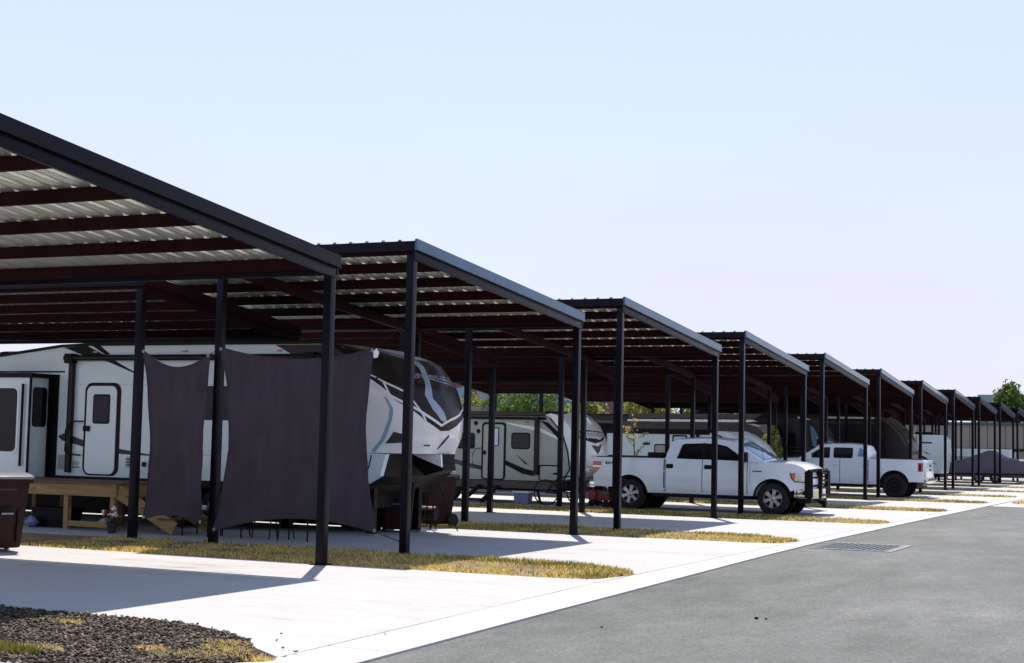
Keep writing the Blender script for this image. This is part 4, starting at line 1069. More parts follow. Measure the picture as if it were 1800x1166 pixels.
# ------------------------------------------------------------------ wheeled bins
def bin_(label, x, y, rz, s=1.0, lidmat='binlid'):
    t = thing('wheeled_bin', label, 'bin', (0, 0, 0), 'brown wheeled refuse bins')
    b0, b1 = .23, .29; d0, d1 = .26, .36; h = .94
    vs = [(-b0, -d0, .05), (b0, -d0, .05), (b0, d0, .05), (-b0, d0, .05), (-b1, -d1, h), (b1, -d1, h), (b1, d1, h), (-b1, d1, h)]
    MB().add(vs, [(3, 2, 1, 0), (0, 1, 5, 4), (1, 2, 6, 5), (2, 3, 7, 6), (3, 0, 4, 7), (4, 5, 6, 7)]).build('bin_body', 'bin', t, bevel=.035)
    MB().box(-.32, .32, -.39, .39, h - .05, h - .005).build('bin_rim', 'bin', t, bevel=.012)
    lid = MB(); n = 8
    vs = []
    for i in range(n + 1):
        yy = -.40 + .80 * i / n; z = h + .035 + .055 * math.sin(math.pi * i / n) ** .7
        for xx in (-.32, .32): vs.append((xx, yy, z))
        for xx in (-.32, .32): vs.append((xx, yy, h + .002))
    fs = []
    for i in range(n):
        a = i * 4; b = a + 4; fs += [(a, a + 1, b + 1, b), (a + 3, a + 2, b + 2, b + 3), (a + 1, a + 3, b + 3, b + 1), (a + 2, a, b, b + 2)]
    fs += [(0, 2, 3, 1), (n * 4, n * 4 + 1, n * 4 + 3, n * 4 + 2)]
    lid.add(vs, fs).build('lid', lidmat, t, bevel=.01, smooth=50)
    # front face (towards -y): recess bar, ribs, grab marks
    MB().box(-.07, .07, -.335, -.29, .48, .60).build('lift_pocket', 'black', t, bevel=.01)
    MB().tube([(-.08, -.345, .50), (.08, -.345, .50)], .012, 6).build('lift_bar', 'steel', t)
    for x_ in (-.17, .17): MB().prism([(-.272, .12), (-.305, .12), (-.345, .55), (-.31, .55)], 0, x_ - .025, x_ + .025).build('rib', 'bin', t, bevel=.006)
    MB().box(-.12, .12, -.352, -.33, .80, .815).build('raised_mark', 'skirt', t)
    MB().tube([(-.24, .40, h - .02), (-.24, .47, h + .02), (.24, .47, h + .02), (.24, .40, h - .02)], .016, 8).build('handle', 'bin', t, smooth=60)
    for sx in (-.27, .27):
        MB().lathe([(0, -.03), (.10, -.03), (.125, -.02), (.125, .02), (.10, .03), (0, .03)], (sx, .28, .125), 0, 20).build('wheel', 'rubber', t)
    MB().tube([(-.28, .28, .125), (.28, .28, .125)], .012, 6).build('axle', 'steel', t)
    t.location = (x, y, 0); t.rotation_euler = (0, 0, rz); t.scale = (s, s, s); return t
bin_('dark brown wheeled bin with pale sunlit lid at the left picture edge', -4.66, 15.75, 1.15, 1.04, 'lidglare')
bin_('dark brown wheeled bin just right of the wide sail, under the camper nose', -2.78, 23.6, .45, 1.0)
bin_('dark brown wheeled bin half hidden behind the right edge of the wide sail', -3.42, 23.3, .1, .97)
bin_('dark brown wheeled bin beneath the camper pin box, right of the tall post', -3.12, 25.55, -.35, 1.0)
# barrel grill on its stand, with a folded tripod
gq = thing('barrel_grill', 'black barrel grill on thin legs beneath the camper nose', 'grill', (-2.7, 24.6, 0))
MB().lathe([(0, -.36), (.12, -.36), (.13, -.34), (.13, .34), (.12, .36), (0, .36)], (-2.9, 24.6, .30), 0, 20).build('barrel', 'black', gq)
for dx in (-.3, .3):
    for dy in (-.1, .1): MB().tube([(-2.9 + dx, 24.6 + dy, 0), (-2.9 + dx, 24.6 + dy * .6, .22)], .010, 6).build('leg', 'black', gq)
MB().box(-3.2, -2.6, 24.44, 24.46, .40, .415).build('side_shelf', 'steel', gq)
tp = thing('camera_tripod', 'thin black tripod standing on the pad right of the tall post', 'tripod', (-2.25, 24.3, 0))
for a in (0.2, 2.3, 4.4):
    MB().tube([(-2.45, 24.4, .95), (-2.45 + .42 * math.cos(a), 24.4 + .42 * math.sin(a), 0)], [.016, .010], 6).build('leg', 'black', tp)
MB().tube([(-2.45, 24.4, .6), (-2.45, 24.4, 1.12)], .014, 6).build('centre_column', 'black', tp)
MB().box(-2.52, -2.38, 24.34, 24.46, 1.1, 1.17).build('tripod_head', 'black', tp, bevel=.01)
# ------------------------------------------------------------------ grey travel trailer behind the first pickup
def travel_trailer():
    y0, y1 = 37.2, 39.6
    t = thing('travel_trailer', 'grey travel trailer with white rounded front cap, behind the pickup tail', 'trailer', (-7.5, 38.4, 0))
    S = side(y0)
    def P(pts, mat, name, off=.004, parent=None): return patch(MB(), pts, S, off, off + .002, .6).build(name, mat, parent or t, smooth=0)
    body = [(-11.6, .60), (-11.6, 2.40), (-5.95, 2.40), (-5.75, 2.33), (-5.39, 1.93), (-5.22, 1.43), (-5.15, .96), (-5.33, .62)]
    MB().prism(body, 1, y0, y1).build('body', 'gelgrey', t, bevel=.025)
    capo = [(-5.93, 2.405), (-5.74, 2.335), (-5.385, 1.93), (-5.215, 1.43), (-5.145, .96), (-5.32, .66), (-5.12, .70), (-4.98, .95), (-4.95, 1.30), (-5.02, 1.75), (-5.22, 2.15), (-5.48, 2.38), (-5.70, 2.44)]
    w_ = lambda x, z: 1.2 - .10 * max(0, (x + 5.5)) ** 1.5 * 4 * .3
    slab(MB(), capo, w_, 38.4, .15, lambda x, z, nx, nz: .14 if nx > .3 else .02).build('front_cap', 'capwhite', t, smooth=40)
    MB().box(-11.6, -5.38, y0 - .012, y0 - .001, .40, .60).build('skirt_panel', 'skirt', t)
    MB().prism([(-5.38, .60), (-5.38, .42), (-5.55, .42)], 1, y0 - .01, y1).build('skirt_end', 'skirt', t)
    # awning along the roof
    MB().tube([(-11.3, y0 - .10, 2.40), (-5.85, y0 - .10, 2.42)], .06, 12).build('awning_roller', 'skirt', t, smooth=60)
    MB().box(-11.3, -5.85, y0 - .05, y0 - .002, 2.26, 2.33).build('awning_rail', 'black', t)
    MB().box(-6.16, -6.04, y0 - .09, y0 - .002, .78, 2.34).build('awning_arm', 'blackgloss', t, bevel=.01)
    # stripes
    P([(-9.9, 1.32), (-8.92, 1.23), (-8.17, 1.06), (-7.28, .90), (-7.74, .87), (-8.33, .96), (-8.92, 1.12), (-9.9, 1.2)], 'decalblue', 'navy_swoosh')
    P([(-7.54, 1.40), (-6.98, 1.13), (-6.45, .94), (-6.17, .88), (-6.17, .74), (-6.52, .80), (-7.06, 1.04)], 'decalblack', 'black_swoosh', .006)
    P([(-7.05, 2.18), (-6.17, 2.07), (-6.16, 1.97), (-6.95, 2.13)], 'decalwhite', 'white_swoosh', .006)
    P([(-6.03, 2.05), (-5.45, 1.79), (-5.40, 1.70), (-6.03, 1.95)], 'decalwhite', 'white_swoosh', .006)
    P([(-6.02, 2.24), (-5.80, 2.20), (-5.50, 1.95), (-5.33, 1.66), (-5.45, 1.72), (-5.7, 1.98)], 'decalblack', 'black_swoosh', .007)
    P([(-6.74, 1.33), (-6.34, 1.05), (-6.45, 1.06)], 'decalgrey', 'grey_wedge', .006)
    P(stroke([(-5.74, 2.32), (-5.38, 1.92), (-5.21, 1.43), (-5.14, .96), (-5.32, .64)], .035), 'black', 'corner_trim', .008)
    for a in ([(-8.53, 1.44), (-7.97, 1.88)], [(-6.87, 1.46), (-6.31, 1.91)]):
        wd = P(rr(*a[0], *a[1], .08), 'black', 'window', .010)
        P(rr(a[0][0] + .03, a[0][1] + .03, a[1][0] - .03, a[1][1] - .03, .06), 'glass', 'pane', .014, wd)
        P(rr(a[0][0] + .05, a[1][1] - .11, a[1][0] - .05, a[1][1] - .10, .002), 'decalgrey', 'mullion', .016, wd)
    P(rr(-7.76, .62, -7.03, 2.18, .10), 'black', 'door_frame', .010)
    dr = P(rr(-7.70, .65, -7.09, 2.12, .07), 'gelgrey', 'door', .022)
    P(rr(-7.53, 1.52, -7.23, 2.04, .03), 'black', 'door_window', .026, dr); P(rr(-7.50, 1.55, -7.26, 2.01, .02), 'paleglass', 'pane', .030, dr)
    MB().box(-7.72, -7.62, y0 - .06, y0 - .025, 1.30, 1.40).build('door_latch', 'black', dr, bevel=.01)
    MB().tube([(-7.78, y0 - .02, 1.47), (-7.9, y0 - .1, 1.45), (-7.98, y0 - .11, 1.3), (-7.98, y0 - .11, 1.02), (-7.8, y0 - .02, .92)], .012, 6).build('grab_handle', 'black', t, smooth=60)
    for x, z in ((-7.95, 2.15), (-7.87, 1.93)): MB().lathe([(0, -.02), (.055, -.02), (.06, 0)], (x, y0 - .002, z), 1, 16).build('porch_lamp', 'black', t)
    P(rr(-8.9, .68, -8.55, .92, .02), 'capwhite', 'vent_cover', .012)
    for z in (.72, .77, .82, .87): P(rr(-8.87, z, -8.58, z + .02, .004), 'decalgrey', 'vent_slot', .016)
    for x in (-10.5, -8.3, -6.4): MB().box(x - .04, x + .04, y0 - .03, y0 - .002, 2.18, 2.21).build('marker_lamp', 'amber', t, bevel=.006)
    hp = P(rr(-6.04, .63, -5.42, 1.06, .06), 'black', 'hatch_frame', .006); P(rr(-6.0, .65, -5.46, 1.02, .05), 'gelgrey', 'hatch_door', .010, hp)
    # emblem on the cap front: dark angular band with pale lettering
    def Ff(u, v, o):
        xx_ = float(np.interp(v, [.66, .95, 1.30, 1.75, 2.15, 2.38], [-5.12, -4.98, -4.95, -5.02, -5.22, -5.48]))
        tt = u / 1.15
        return (xx_ + .14 * (1 - tt * tt) + o + .01, 38.4 + u, v)
    patch(MB(), [(-1.08, 1.98), (-.2, 2.02), (.95, 1.98), (1.0, 1.86), (.55, 1.74), (-.1, 1.66), (-1.0, 1.80)], Ff, .006, .006, .2).build('emblem_band', 'decalblack', t, smooth=30)
    patch(MB(), [(-1.02, 1.95), (-.2, 1.985), (.88, 1.95), (.92, 1.88), (.5, 1.80), (-.1, 1.79), (-.95, 1.835)], Ff, .010, .006, .2).build('emblem_panel', 'capwhite', t, smooth=30)
    for k_ in range(8):
        u0 = -.90 + .22 * k_
        patch(MB(), stroke([(u0, 1.86), (u0 + .05, 1.93), (u0 + .13, 1.93), (u0 + .11, 1.86)] if k_ % 2 else [(u0 + .13, 1.94), (u0 + .02, 1.93), (u0 + .11, 1.88), (u0, 1.86)], .022), Ff, .014, .006, .1).build('emblem_letter', 'decalgrey', t, smooth=0)
    patch(MB(), [(-.35, 1.62), (.1, 1.58), (.45, 1.66), (.15, 1.44), (.02, 1.38)], Ff, .006, .006, .2).build('emblem_wedge', 'decalgrey', t, smooth=30)
    MB().box(-11.4, -5.6, 37.5, 39.3, .34, .60).build('chassis', 'frame', t)
    MB().beam((-5.6, 37.7, .42), (-4.55, 38.4, .42), .06, .10).build('tongue_rail', 'frame', t); MB().beam((-5.6, 39.1, .42), (-4.55, 38.4, .42), .06, .10).build('tongue_rail', 'frame', t)
    MB().lathe([(0, 0), (.13, .03), (.15, .08), (.15, .38), (.10, .46), (0, .46)], (-4.95, 38.25, .48), 2, 16).build('gas_bottle', 'gelgrey', t); MB().lathe([(0, 0), (.13, .03), (.15, .08), (.15, .38), (.10, .46), (0, .46)], (-4.95, 38.58, .48), 2, 16).build('gas_bottle', 'gelgrey', t)
    MB().tube([(-4.68, 38.4, .02), (-4.68, 38.4, .8)], .03, 8).build('tongue_jack', 'black', t)
    for x in (-9.6, -8.8): wheel(t, x, 37.38, .33, .2, -1, style='steel', spokes=5)
    for x0 in (-7.75, -7.2): MB().beam((x0, y0 - .08, .46), (x0 - .28, y0 - .55, .04), .04, .12, (1, 0, 0)).build('step_side', 'black', t, smooth=0)
    for k in range(2): MB().box(-7.95 + .0, -7.22, y0 - .36 - .2 * k, y0 - .16 - .2 * k, .26 - .17 * k, .29 - .17 * k).build('step', 'black', t)
    for x in (-6.2, -10.8): MB().beam((x, 37.5, .36), (x + .15, 37.4, .0), .05, .05).build('stabiliser', 'black', t)
    MB().box(-9.0, -8.2, 38.0, 38.7, 2.40, 2.62).build('air_conditioner', 'gelgrey', t, bevel=.06)
    MB().box(-6.3, -5.8, 38.1, 38.6, 2.42, 2.52).build('roof_vent', 'black', t, bevel=.03)
    return t
travel_trailer()
# bicycles leaning by the trailer nose
def bicycle(label, x, y, rz, col):
    t = thing('bicycle', label, 'bicycle', (0, 0, 0), 'bicycles by the grey trailer nose')
    for sx in (-.52, .52):
        m = MB(); pts = [(sx + .33 * math.cos(a), 0, .34 + .33 * math.sin(a)) for a in [2 * math.pi * i / 28 for i in range(29)]]
        wl = m.tube(pts, .018, 6, cap=False).build('wheel', 'rubber', t, smooth=60)
        m = MB()
        for k in range(8):
            a = math.pi * k / 8; m.tube([(sx - .32 * math.cos(a), 0, .34 - .32 * math.sin(a)), (sx + .32 * math.cos(a), 0, .34 + .32 * math.sin(a))], .003, 4)
        m.build('spokes', 'steel', wl)
    fr = MB()
    for p, q in (((-.52, 0, .34), (-.08, 0, .30)), ((-.08, 0, .30), (-.20, 0, .80)), ((-.52, 0, .34), (-.18, 0, .74)), ((-.18, 0, .74), (.34, 0, .80)), ((-.08, 0, .30), (.36, 0, .72)), ((.33, 0, .88), (.52, 0, .34))):
        fr.tube([p, q], .018, 6)
    fr.build('frame', col, t)
    MB().ball((-.22, 0, .84), (.12, .06, .03), 6).build('saddle', 'black', t)
    MB().tube([(.26, -.26, .98), (.32, -.1, .95), (.32, .1, .95), (.26, .26, .98)], .014, 6).build('handlebar', 'black', t, smooth=60)
    MB().lathe([(0, -.01), (.09, -.01), (.09, .01), (0, .01)], (-.08, -.03, .30), 1, 14).build('chainring', 'steel', t)
    t.location = (x, y, 0); t.rotation_euler = (math.radians(6), 0, rz); return t
bicycle('black bicycle standing at the nose of the grey trailer', -5.15, 36.95, .15, 'black')
bicycle('dark red bicycle leaning by the pickup tail', -4.55, 37.3, -.35, 'redthing')
tub('cooler_box', 'grey blue cooler on the pad under the grey trailer', (-6.35, 36.9), .22, .16, .30, 'bluething', 'decalwhite')
cr = thing('hand_cart', 'small dark red cart on the pad between trailer nose and pickup', 'cart', (-4.2, 38.0, 0))
MB().box(-4.55, -3.95, 37.1, 37.5, .16, .42).build('cart_tray', 'redthing', cr, bevel=.02)
for x in (-4.45, -4.05):
    for y in (37.08, 37.52): MB().lathe([(0, -.02), (.09, -.02), (.09, .02), (0, .02)], (x, y, .092), 1, 14).build('wheel', 'rubber', cr)
MB().tube([(-3.95, 37.3, .25), (-3.6, 37.3, .62), (-3.6, 37.15, .62), (-3.6, 37.45, .62)], .012, 6).build('handle', 'black', cr)

# ------------------------------------------------------------------ other campers and trailers deeper in the park
def simple_camper(name, label, x0, x1, y, w, z0, z1, mat, nose, capmat, items, roofmat='black', front=1):
    """side outline with a rounded nose at x1; items: (kind, args) laid on the near side"""
    t = thing(name, label, 'camper', ((x0 + x1) / 2, y + w / 2, 0))
    S = side(y)
    body = [(x0, z0), (x0, z1)] + nose + [(nose[-1][0] - .1, z0)]
    slab(MB(), body, lambda x, z: w / 2 - .08 * max(0, (x - nose[0][0])) ** 2, y + w / 2, .4, lambda x, z, nx, nz: .15 if nx > .3 and x > nose[0][0] - .1 else .02).build('body', mat, t, smooth=30)
    if capmat:
        F2 = lambda u, v, o: (u, y + .08 * max(0, (u - nose[0][0])) ** 2 - o, v)
        patch(MB(), capmat[1], F2, .006, .01, .3).build('front_cap', capmat[0], t, smooth=30)
    for it in items:
        nm, mt, pts, off = it
        patch(MB(), pts, S, off, off + .004, .6).build(nm, mt, t, smooth=0)
    MB().box(x0 + .2, nose[-1][0] - .5, y + .2, y + w - .2, z0 - .22, z0).build('chassis', 'frame', t)
    for x in (x0 + (x1 - x0) * .38, x0 + (x1 - x0) * .38 + .85): wheel(t, x, y + .18, .34, .2, -1, style='steel', spokes=5)
    MB().box(x0, nose[0][0], y - .03, y + .02, z1 - .02, z1 + .05).build('roof_gutter', roofmat, t)
    MB().box((x0 + x1) / 2 - .5, (x0 + x1) / 2 + .3, y + w / 2 - .35, y + w / 2 + .35, z1, z1 + .22).build('air_conditioner', roofmat, t, bevel=.05)
    return t
simple_camper('travel_trailer', 'white trailer with black window outlines, seen over the front pickup bed', -13.5, -2.3, 46.0, 2.4, .65, 2.14, 'gel',
    [(-3.75, 2.14), (-3.45, 2.12), (-3.03, 1.94), (-2.66, 1.68), (-2.42, 1.37), (-2.35, 1.0), (-2.5, .65)],
    None, [('window_outline', 'black', rr(-5.25, 1.45, -4.75, 2.0, .05), .006), ('window', 'paleglass', rr(-5.20, 1.50, -4.80, 1.95, .04), .010), ('window_outline', 'black', rr(-5.86, 1.20, -5.40, 1.70, .06), .006), ('window', 'gelgrey', rr(-5.82, 1.24, -5.44, 1.66, .05), .010),
     ('black_stripe', 'decalblack', [(-13.4, 1.27), (-13.4, 1.33), (-5.9, 1.31), (-5.9, 1.25)], .004), ('corner_trim', 'black', stroke([(-4.0, 2.12), (-3.6, 1.95), (-3.2, 1.62), (-3.0, 1.2), (-3.0, .7)], .05), .006),
     ('awning_rail', 'black', [(-13.4, 2.02), (-13.4, 2.12), (-4.0, 2.12), (-4.0, 2.02)], .03), ('window', 'glass', rr(-6.25, 1.66, -6.0, 1.74, .02), .008), ('awning_arm', 'black', [(-7.65, .7), (-7.65, 2.1), (-7.5, 2.1), (-7.5, .7)], .05), ('awning_arm', 'black', [(-4.45, .7), (-4.45, 2.1), (-4.35, 2.1), (-4.35, .7)], .05),
     ('nose_panel', 'capwhite', [(-3.55, 2.09), (-3.45, 2.08), (-3.06, 1.90), (-2.72, 1.64), (-2.48, 1.36), (-2.95, 1.30), (-3.15, 1.60)], .012)])  # last item: white panel laid on the rounded nose
# grey awning trailer with a bright roof edge, further back
simple_camper('travel_trailer', 'dark grey trailer with a bright silver awning edge behind the white trailer', -14.5, -5.6, 59.5, 2.4, .7, 2.62, 'decalgrey', [(-6.6, 2.62), (-6.2, 2.5), (-5.8, 2.1), (-5.7, .9)], None,
    [('awning_edge', 'alloy', [(-11.7, 2.66), (-11.7, 2.74), (-6.35, 2.78), (-6.2, 2.72), (-6.6, 2.68)], .25), ('awning_case', 'skirt', [(-11.7, 2.80), (-11.7, 2.98), (-6.0, 3.02), (-6.35, 2.82)], .12), ('window', 'glass', rr(-10.2, 1.6, -8.8, 2.3, .06), .01)], 'skirt')
# brown motorhome
mh = simple_camper('motorhome', 'dark brown motorhome with pale blue windscreen, between the two pickups', -15.0, -4.2, 62.5, 2.5, .6, 2.98, 'brown', [(-5.3, 2.98), (-4.8, 2.85), (-4.45, 2.5), (-4.2, 1.9), (-4.15, 1.3), (-4.2, .7)], None,
    [('side_window', 'glass', rr(-6.6, 1.6, -5.4, 2.3, .08), .01)] + [('pin_stripe', 'decalgrey', [(-6.4, 1.38 + .16 * k), (-6.4, 1.41 + .16 * k), (-4.95, 1.40 + .16 * k), (-4.95, 1.38 + .16 * k)], .012) for k in range(3)] + [('pale_panel', 'gelgrey', [(-6.3, 1.10), (-6.3, 1.25), (-5.3, 1.05), (-5.2, .95)], .012), ('roof_edge_band', 'alloy', [(-5.3, 2.94), (-5.3, 3.0), (-4.9, 2.93), (-4.75, 2.86)], .02)])
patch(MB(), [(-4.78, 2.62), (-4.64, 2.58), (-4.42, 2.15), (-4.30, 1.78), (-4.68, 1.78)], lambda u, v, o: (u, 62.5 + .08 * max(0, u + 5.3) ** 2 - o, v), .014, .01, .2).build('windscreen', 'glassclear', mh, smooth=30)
MB().box(-4.40, -4.22, 62.05, 62.30, 1.80, 2.08).build('mirror', 'black', mh, bevel=.02); MB().tube([(-4.36, 62.2, 2.05), (-4.30, 62.25, 2.2), (-4.42, 62.5, 2.25)], .02, 6).build('mirror_arm', 'black', mh)
simple_camper('fifth_wheel_camper', 'dark brown camper with sloping nose behind the second pickup cab', -15.0, -2.0, 70.5, 2.5, .8, 3.22, 'brown', [(-3.6, 3.22), (-3.2, 3.12), (-2.83, 2.88), (-2.35, 2.40), (-2.05, 1.80), (-2.0, 1.5), (-2.1, 1.2)],
    ('skirt', [(-3.5, 3.17), (-3.2, 3.07), (-2.88, 2.84), (-2.42, 2.38), (-2.14, 1.80), (-2.3, 1.9), (-2.6, 2.4), (-3.0, 2.85)]),
    [('roof_band', 'gelgrey', [(-6.0, 3.12), (-6.0, 3.20), (-3.7, 3.20), (-3.7, 3.12)], .03), ('roof_band', 'skirt', [(-6.0, 2.90), (-6.0, 2.96), (-3.7, 2.96), (-3.7, 2.90)], .03), ('slide_out_face', 'black', rr(-6.2, 1.2, -3.9, 2.85, .05), .3), ('pale_stripe', 'gelgrey', stroke([(-5.9, 1.72), (-5.2, 1.5), (-4.6, 1.38)], .05), .32)])
tl = thing('travel_trailer', 'pale trailer end with black slanting stripes, beyond the second pickup tail', 'trailer', (-2.7, 80.2, 0))
MB().prism([(-9.0, .55), (-9.0, 2.55), (-2.06, 2.53), (-1.86, 2.3), (-1.84, 1.52), (-1.98, .56)], 1, 79.0, 81.4).build('body', 'gel', tl, bevel=.05)
S79 = side(79.0)
patch(MB(), [(-3.4, 1.52), (-2.9, 1.45), (-2.2, 1.02), (-2.35, 1.05), (-3.0, 1.36), (-3.4, 1.44)], S79, .006, .01).build('black_swoosh', 'decalblack', tl, smooth=0)
patch(MB(), [(-2.95, 1.70), (-2.7, 1.62), (-2.5, 1.48), (-2.75, 1.58)], S79, .006, .01).build('grey_swoosh', 'decalgrey', tl, smooth=0)
patch(MB(), rr(-2.95, 2.08, -2.45, 2.16, .02), S79, .006, .01).build('dark_lettering', 'decalgrey', tl, smooth=0)
patch(MB(), [(-3.30, .56), (-3.18, .56), (-3.18, 2.5), (-3.30, 2.5)], S79, .005, .01).build('corner_seam', 'gelgrey', tl, smooth=0)
MB().box(-3.4, -2.5, 79.6, 80.4, 2.55, 2.68).build('roof_vent', 'black', tl, bevel=.03)
MB().box(-8.8, -2.1, 79.2, 81.2, .35, .55).build('chassis', 'frame', tl)
for x in (-6.2, -5.4): wheel(tl, x, 79.2, .33, .2, -1, style='steel', spokes=5)

# covered boat on trailer
bt = thing('covered_boat', 'boat under a greyish plum cover on a tandem trailer near the right edge', 'boat', (-1.3, 88.8, 0))
hull = [(-3.5, .75), (-3.3, .95), (-2.3, 1.18), (-1.4, 1.52), (-.9, 1.72), (-.55, 1.70), (.1, 1.35), (.6, 1.28), (1.2, 1.25), (1.9, 1.02), (2.2, .72), (1.9, .50), (.6, .42), (-2.6, .42), (-3.3, .50)]
slab(MB(), hull, lambda x, z: (1.05 - .3 * max(0, z - .9) - .10 * max(0, x - .4) ** 2 - .12 * max(0, -2.2 - x) ** 2), 88.8, .25, lambda x, z, nx, nz: .10 if nz > .3 else .05).build('cover', 'covermat', bt, smooth=50)
patch(MB(), [(-3.2, .44), (-3.2, .52), (2.0, .56), (1.9, .48)], side(87.74), .01, .01).build('gunwale_band', 'black', bt, smooth=0)
MB().box(-3.4, 2.6, 88.1, 89.5, .30, .38).build('trailer_frame', 'steel', bt)
for x in (-1.32, -.42): wheel(bt, x, 87.85, .31, .2, -1, style='alloy', spokes=5)
# parked car
ca = thing('parked_car', 'slate blue car with rounded back, at the right edge behind the covered boat', 'car', (3.2, 92.2, 0))
cp = [(0.2, .42), (0.15, .80), (.35, 1.05), (.9, 1.28), (1.5, 1.50), (2.2, 1.56), (3.0, 1.50), (3.9, 1.10), (4.8, .98), (5.1, .75), (5.1, .42), (4.7, .40)] + arc(4.25, .33, .37, 10, 170, 8) + [(3.8, .36), (1.7, .36)] + arc(1.2, .33, .37, 10, 170, 8)
slab(MB(), cp, lambda x, z: .90 - .28 * max(0, z - .95) - .02, 92.2, .2, lambda x, z, nx, nz: .08 if abs(nx) > .3 else .04).build('body', 'bluecar', ca, smooth=40)
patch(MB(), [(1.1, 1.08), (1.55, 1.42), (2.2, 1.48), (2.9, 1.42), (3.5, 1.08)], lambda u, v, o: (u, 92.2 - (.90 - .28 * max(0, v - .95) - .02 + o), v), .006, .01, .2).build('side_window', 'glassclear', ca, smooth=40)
for x in (1.2, 4.25): wheel(ca, x, 91.45, .33, .2, -1, style='alloy', spokes=5)
patch(MB(), rr(.2, .72, .5, .86, .03), lambda u, v, o: (u, 92.2 - (.88 + o), v), .008, .01).build('tail_lamp', 'red', ca, smooth=0)
# white low camper and long wall beyond
wv = thing('travel_trailer', 'long low white trailer in front of the beige wall at far right', 'trailer', (-4.5, 97, 0))
MB().box(-11.0, -.6, 96, 98.2, .5, 1.92).build('body', 'gel', wv, bevel=.08)
patch(MB(), rr(-10, 1.2, -1.5, 1.45, .05), side(96.0), .006, .01).build('grey_band', 'gelgrey', wv, smooth=0)
MB().box(-10.5, -1.0, 96.2, 98.0, .3, .5).build('chassis', 'frame', wv)
for x in (-6.5, -5.6): wheel(wv, x, 96.1, .33, .2, -1, style='steel', spokes=5)

# ------------------------------------------------------------------ long beige panel wall closing the park
wl = thing('storage_building', 'long low beige panelled building closing off the far end of the rows', 'building', (-5, 112, 0))
MB().box(-60, 34, 112.1, 120, 0, 3.72).build('wall', 'wall', wl)
for i in range(77):
    x = -60 + i * 1.22
    MB().box(x, x + 1.17, 112.0, 112.09, 2.0, 3.68).build('wall_panel', 'wall', wl, smooth=0)
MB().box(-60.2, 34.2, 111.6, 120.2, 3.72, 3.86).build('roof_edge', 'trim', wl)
MB().box(-60, 34, 111.9, 112.1, 1.86, 1.99).build('dark_band', 'black', wl)
for i in range(24): 
    x = -58 + i * 3.8
    MB().box(x, x + 3.0, 112.04, 112.098, .05, 1.8).build('roller_door', 'gelgrey', wl, smooth=0)
hb = thing('warehouse', 'distant warehouse with pale blue metal roof above the carports at right', 'building', (8, 150, 0))
MB().box(-8, 60, 142, 175, 0, 6.3).build('wall', 'wall', hb)
MB().prism([(140.8, 6.3), (140.8, 6.95), (158, 7.3), (176, 6.6), (176, 6.3)], 0, -8.4, 60.5).build('roof', 'bluemetal', hb, smooth=0)
for i in range(16): MB().box(-6 + i * 4, -4.5 + i * 4, 141.95, 141.99, 4.2, 5.4).build('window', 'bluewin', hb)
# brick building at the back left
bb = thing('brick_building', 'brown brick building with blue windows seen beneath the carports behind the trees', 'building', (-38, 108, 0))
MB().box(-62, -31, 108, 122, 0, 8.5).build('wall', 'brick', bb)
for fz in (1.4, 4.55):
    for i in range(13):
        x = -61 + i * 2.3
        fr = MB().box(x, x + 1.25, 107.93, 107.99, fz, fz + 1.45).build('window', 'bluewin', bb)
        MB().box(x - .06, x + 1.31, 107.90, 107.995, fz - .1, fz - .01).build('sill', 'gelgrey', fr)
MB().box(-62.3, -30.7, 107.7, 122.3, 8.5, 8.8).build('parapet', 'skirt', bb)

# ------------------------------------------------------------------ vegetation
def crown_mesh(c, rad, n, size, r, flat=.55):
    """leaf quads gathered in clumps through the crown"""
    k = max(6, n // 60)
    cc = r.normal(0, 1, (k, 3)); cc /= np.linalg.norm(cc, axis=1)[:, None]; cc *= (r.uniform(.25, 1, (k, 1)) ** .5)
    cl = r.integers(0, k, n); P = cc[cl] * .78 + r.normal(0, .14, (n, 3)) * r.uniform(.6, 1.4, (k, 1))[cl]
    P = P * np.array(rad) + np.array(c)
    a = r.normal(0, 1, (n, 3)); a /= np.linalg.norm(a, axis=1)[:, None]; b = np.cross(a, r.normal(0, 1, (n, 3))); b /= np.linalg.norm(b, axis=1)[:, None]
    s = size * r.uniform(.5, 1.3, (n, 1))
    V = np.stack([P - a * s, P + b * s * flat, P + a * s, P - b * s * flat], 1)
    return V.reshape(-1, 3), np.arange(4 * n).reshape(-1, 4)
def tree(name, label, x, y, h, rad, n, size, mat, cat='tree', group=None, trunk_r=.12, seed=0, crown_z=None, z0=0):
    r = np.random.default_rng(seed); t = thing(name, label, cat, (x, y, z0), group)
    cz = crown_z if crown_z is not None else h - rad[2]
    V, Fc = crown_mesh((0, 0, cz - z0), rad, n, size, r)
    np_mesh('crown', V, Fc, mat, None, t)
    m = MB(); tw = float(r.uniform(-.1, .1))
    m.tube([(x, y, z0 - .05), (x + tw * .5, y, z0 + (cz - z0) * .5), (x + tw, y, cz)], [trunk_r, trunk_r * .75, trunk_r * .4], 8)
    for k in range(6):
        a = float(r.uniform(0, 6.28)); e = .6
        m.tube([(x + tw * .7, y, z0 + (cz - z0) * (.55 + .06 * k)), (x + math.cos(a) * rad[0] * e, y + math.sin(a) * rad[1] * e, cz + float(r.uniform(-.2, .5)) * rad[2])], [trunk_r * .4, trunk_r * .12], 6)
    m.build('trunk', 'bark', t, smooth=60)
    return t
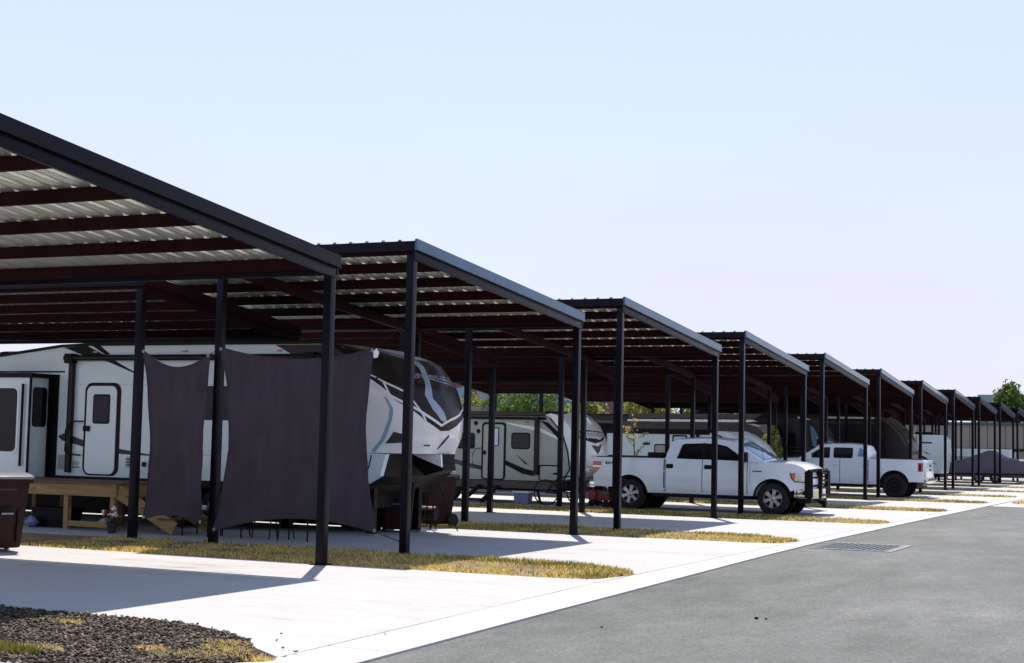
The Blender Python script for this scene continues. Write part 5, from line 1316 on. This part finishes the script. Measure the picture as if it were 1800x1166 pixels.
sp = [(-45, 96, 5.0, (3.2, 3, 2.2), 'leafyellow'), (-40.2, 94, 6.0, (2.5, 2.5, 2.2), 'leafgreen'), (-35.6, 93, 5.1, (2.0, 2, 1.9), 'leafyellow'), (-33.2, 92, 4.9, (1.6, 2, 1.9), 'leafgreen'), (-30.0, 90, 6.4, (2.9, 2.6, 2.7), 'leafgreen'),
      (-26.2, 90, 5.2, (1.9, 2, 2.2), 'leafyellow'), (-22.6, 92, 6.0, (2.2, 2, 2.5), 'leafyellow'), (-19.2, 95, 6.2, (2.6, 2.4, 2.6), 'leafgreen'), (-51, 99, 5.5, (3.5, 3, 2.4), 'leafgreen'), (-14.6, 101, 5.6, (2.6, 2.4, 2.3), 'leafgreen')]
names = ['yellowish bushy tree left of the brick building windows', 'green tree in front of the brick building at far left', 'bright yellow green tree below the first pair of blue windows', 'small green tree below the brick building windows',
         'largest full green tree behind the grey trailer roof', 'light yellow green tree just left of the sapling posts', 'yellow green tree beyond the white trailer', 'dense green tree beyond the roof clutter of the white trailer', 'green tree farthest left behind the campers', 'green tree at the right end of the tree line']
for i, ((x, y, h, rad, m), lb) in enumerate(zip(sp, names)):
    tree('broadleaf_tree', lb, x, y, h, rad, 5200, .13, m, group='trees beyond the carports', seed=20 + i)
tree('broadleaf_tree', 'tall dark green tree rising above the warehouse roof at far right', -4.6, 132, 8.0, (1.5, 1.5, 2.4), 5200, .16, 'leafgreen', seed=51, trunk_r=.16)
tree('broadleaf_tree', 'lighter green tree at the right picture edge below the warehouse roof', -1.2, 128, 6.2, (1.8, 1.8, 1.8), 5200, .15, 'leafyellow', seed=52)
hr = np.random.default_rng(9); Vs = []; Fs_ = []; o = 0
for i in range(40):
    V, Fc = crown_mesh((-110 + i * 3.1 + hr.uniform(-1, 1), 135 + hr.uniform(-4, 4), 2.4), (2.6, 2, 2.3 + hr.uniform(-.4, 1.2)), 700, .3, hr); Vs.append(V); Fs_.append(Fc + o); o += len(V)
np_mesh('tree_line', np.concatenate(Vs), np.concatenate(Fs_), 'leafgreen')
# sparse sapling and young shrub in the grass strips
def sapling(label, x, y, h, mat, n, size, spread, seed, name='sapling', branches=9, z_from=.5):
    r = random.Random(seed); t = thing(name, label, 'young tree', (x, y, 0)); m = MB(); tips = []
    tr = [(x, y, 0), (x + .03, y, h * .4), (x - .04, y + .02, h * .75), (x + .02, y, h)]
    m.tube(tr, [.028, .022, .014, .006], 7)
    for k in range(branches):
        z = h * (z_from + (.92 - z_from) * k / branches); a = r.uniform(0, 6.28); L = spread * (1.15 - .7 * k / branches) * r.uniform(.6, 1.1)
        q = Vector((x + math.cos(a) * L, y + math.sin(a) * L, z + L * r.uniform(.4, .9))); p = Vector((x, y, z)); mid = (p + q) / 2 + Vector((0, 0, -.04))
        m.tube([p, mid, q], [.010, .007, .003], 5)
        for f in range(n):
            tt = r.uniform(.3, 1.05); b = p.lerp(q, tt) + Vector((r.gauss(0, .05), r.gauss(0, .05), r.gauss(0, .05))); tips.append(b)
    for f in range(n): tips.append(Vector((x + r.gauss(0, .05), y + r.gauss(0, .05), h * r.uniform(.75, 1.03))))
    m.build('trunk', 'bark', t, smooth=60)
    rr_ = np.random.default_rng(seed); N = len(tips); P = np.array([tuple(b) for b in tips]) - np.array([x, y, 0])
    a = rr_.normal(0, 1, (N, 3)); a /= np.linalg.norm(a, axis=1)[:, None]; b = np.cross(a, rr_.normal(0, 1, (N, 3))); b /= np.linalg.norm(b, axis=1)[:, None]
    s = size * rr_.uniform(.6, 1.3, (N, 1)); V = np.stack([P - a * s, P + b * s * .5, P + a * s, P - b * s * .5], 1).reshape(-1, 3)
    np_mesh('leaves', V, np.arange(4 * N).reshape(-1, 4), mat, None, t)
    return t
sapling('thin sapling with few pale yellow leaves behind the front pickup bed', -5.55, 43.3, 2.5, 'leafpale', 22, .045, .55, 4)
sapling('bushy yellow green young tree between the two pickups', -3.55, 51.8, 2.35, 'leafyellow', 150, .05, .42, 9, 'young_tree', 16, .45)
# low weeds at the near left corner of the mulch
sapling('low green weed growing in the mulch at the lower left corner', 1.55, 8.95, .16, 'leafgreen', 16, .02, .10, 12, 'weed', 7, .2)
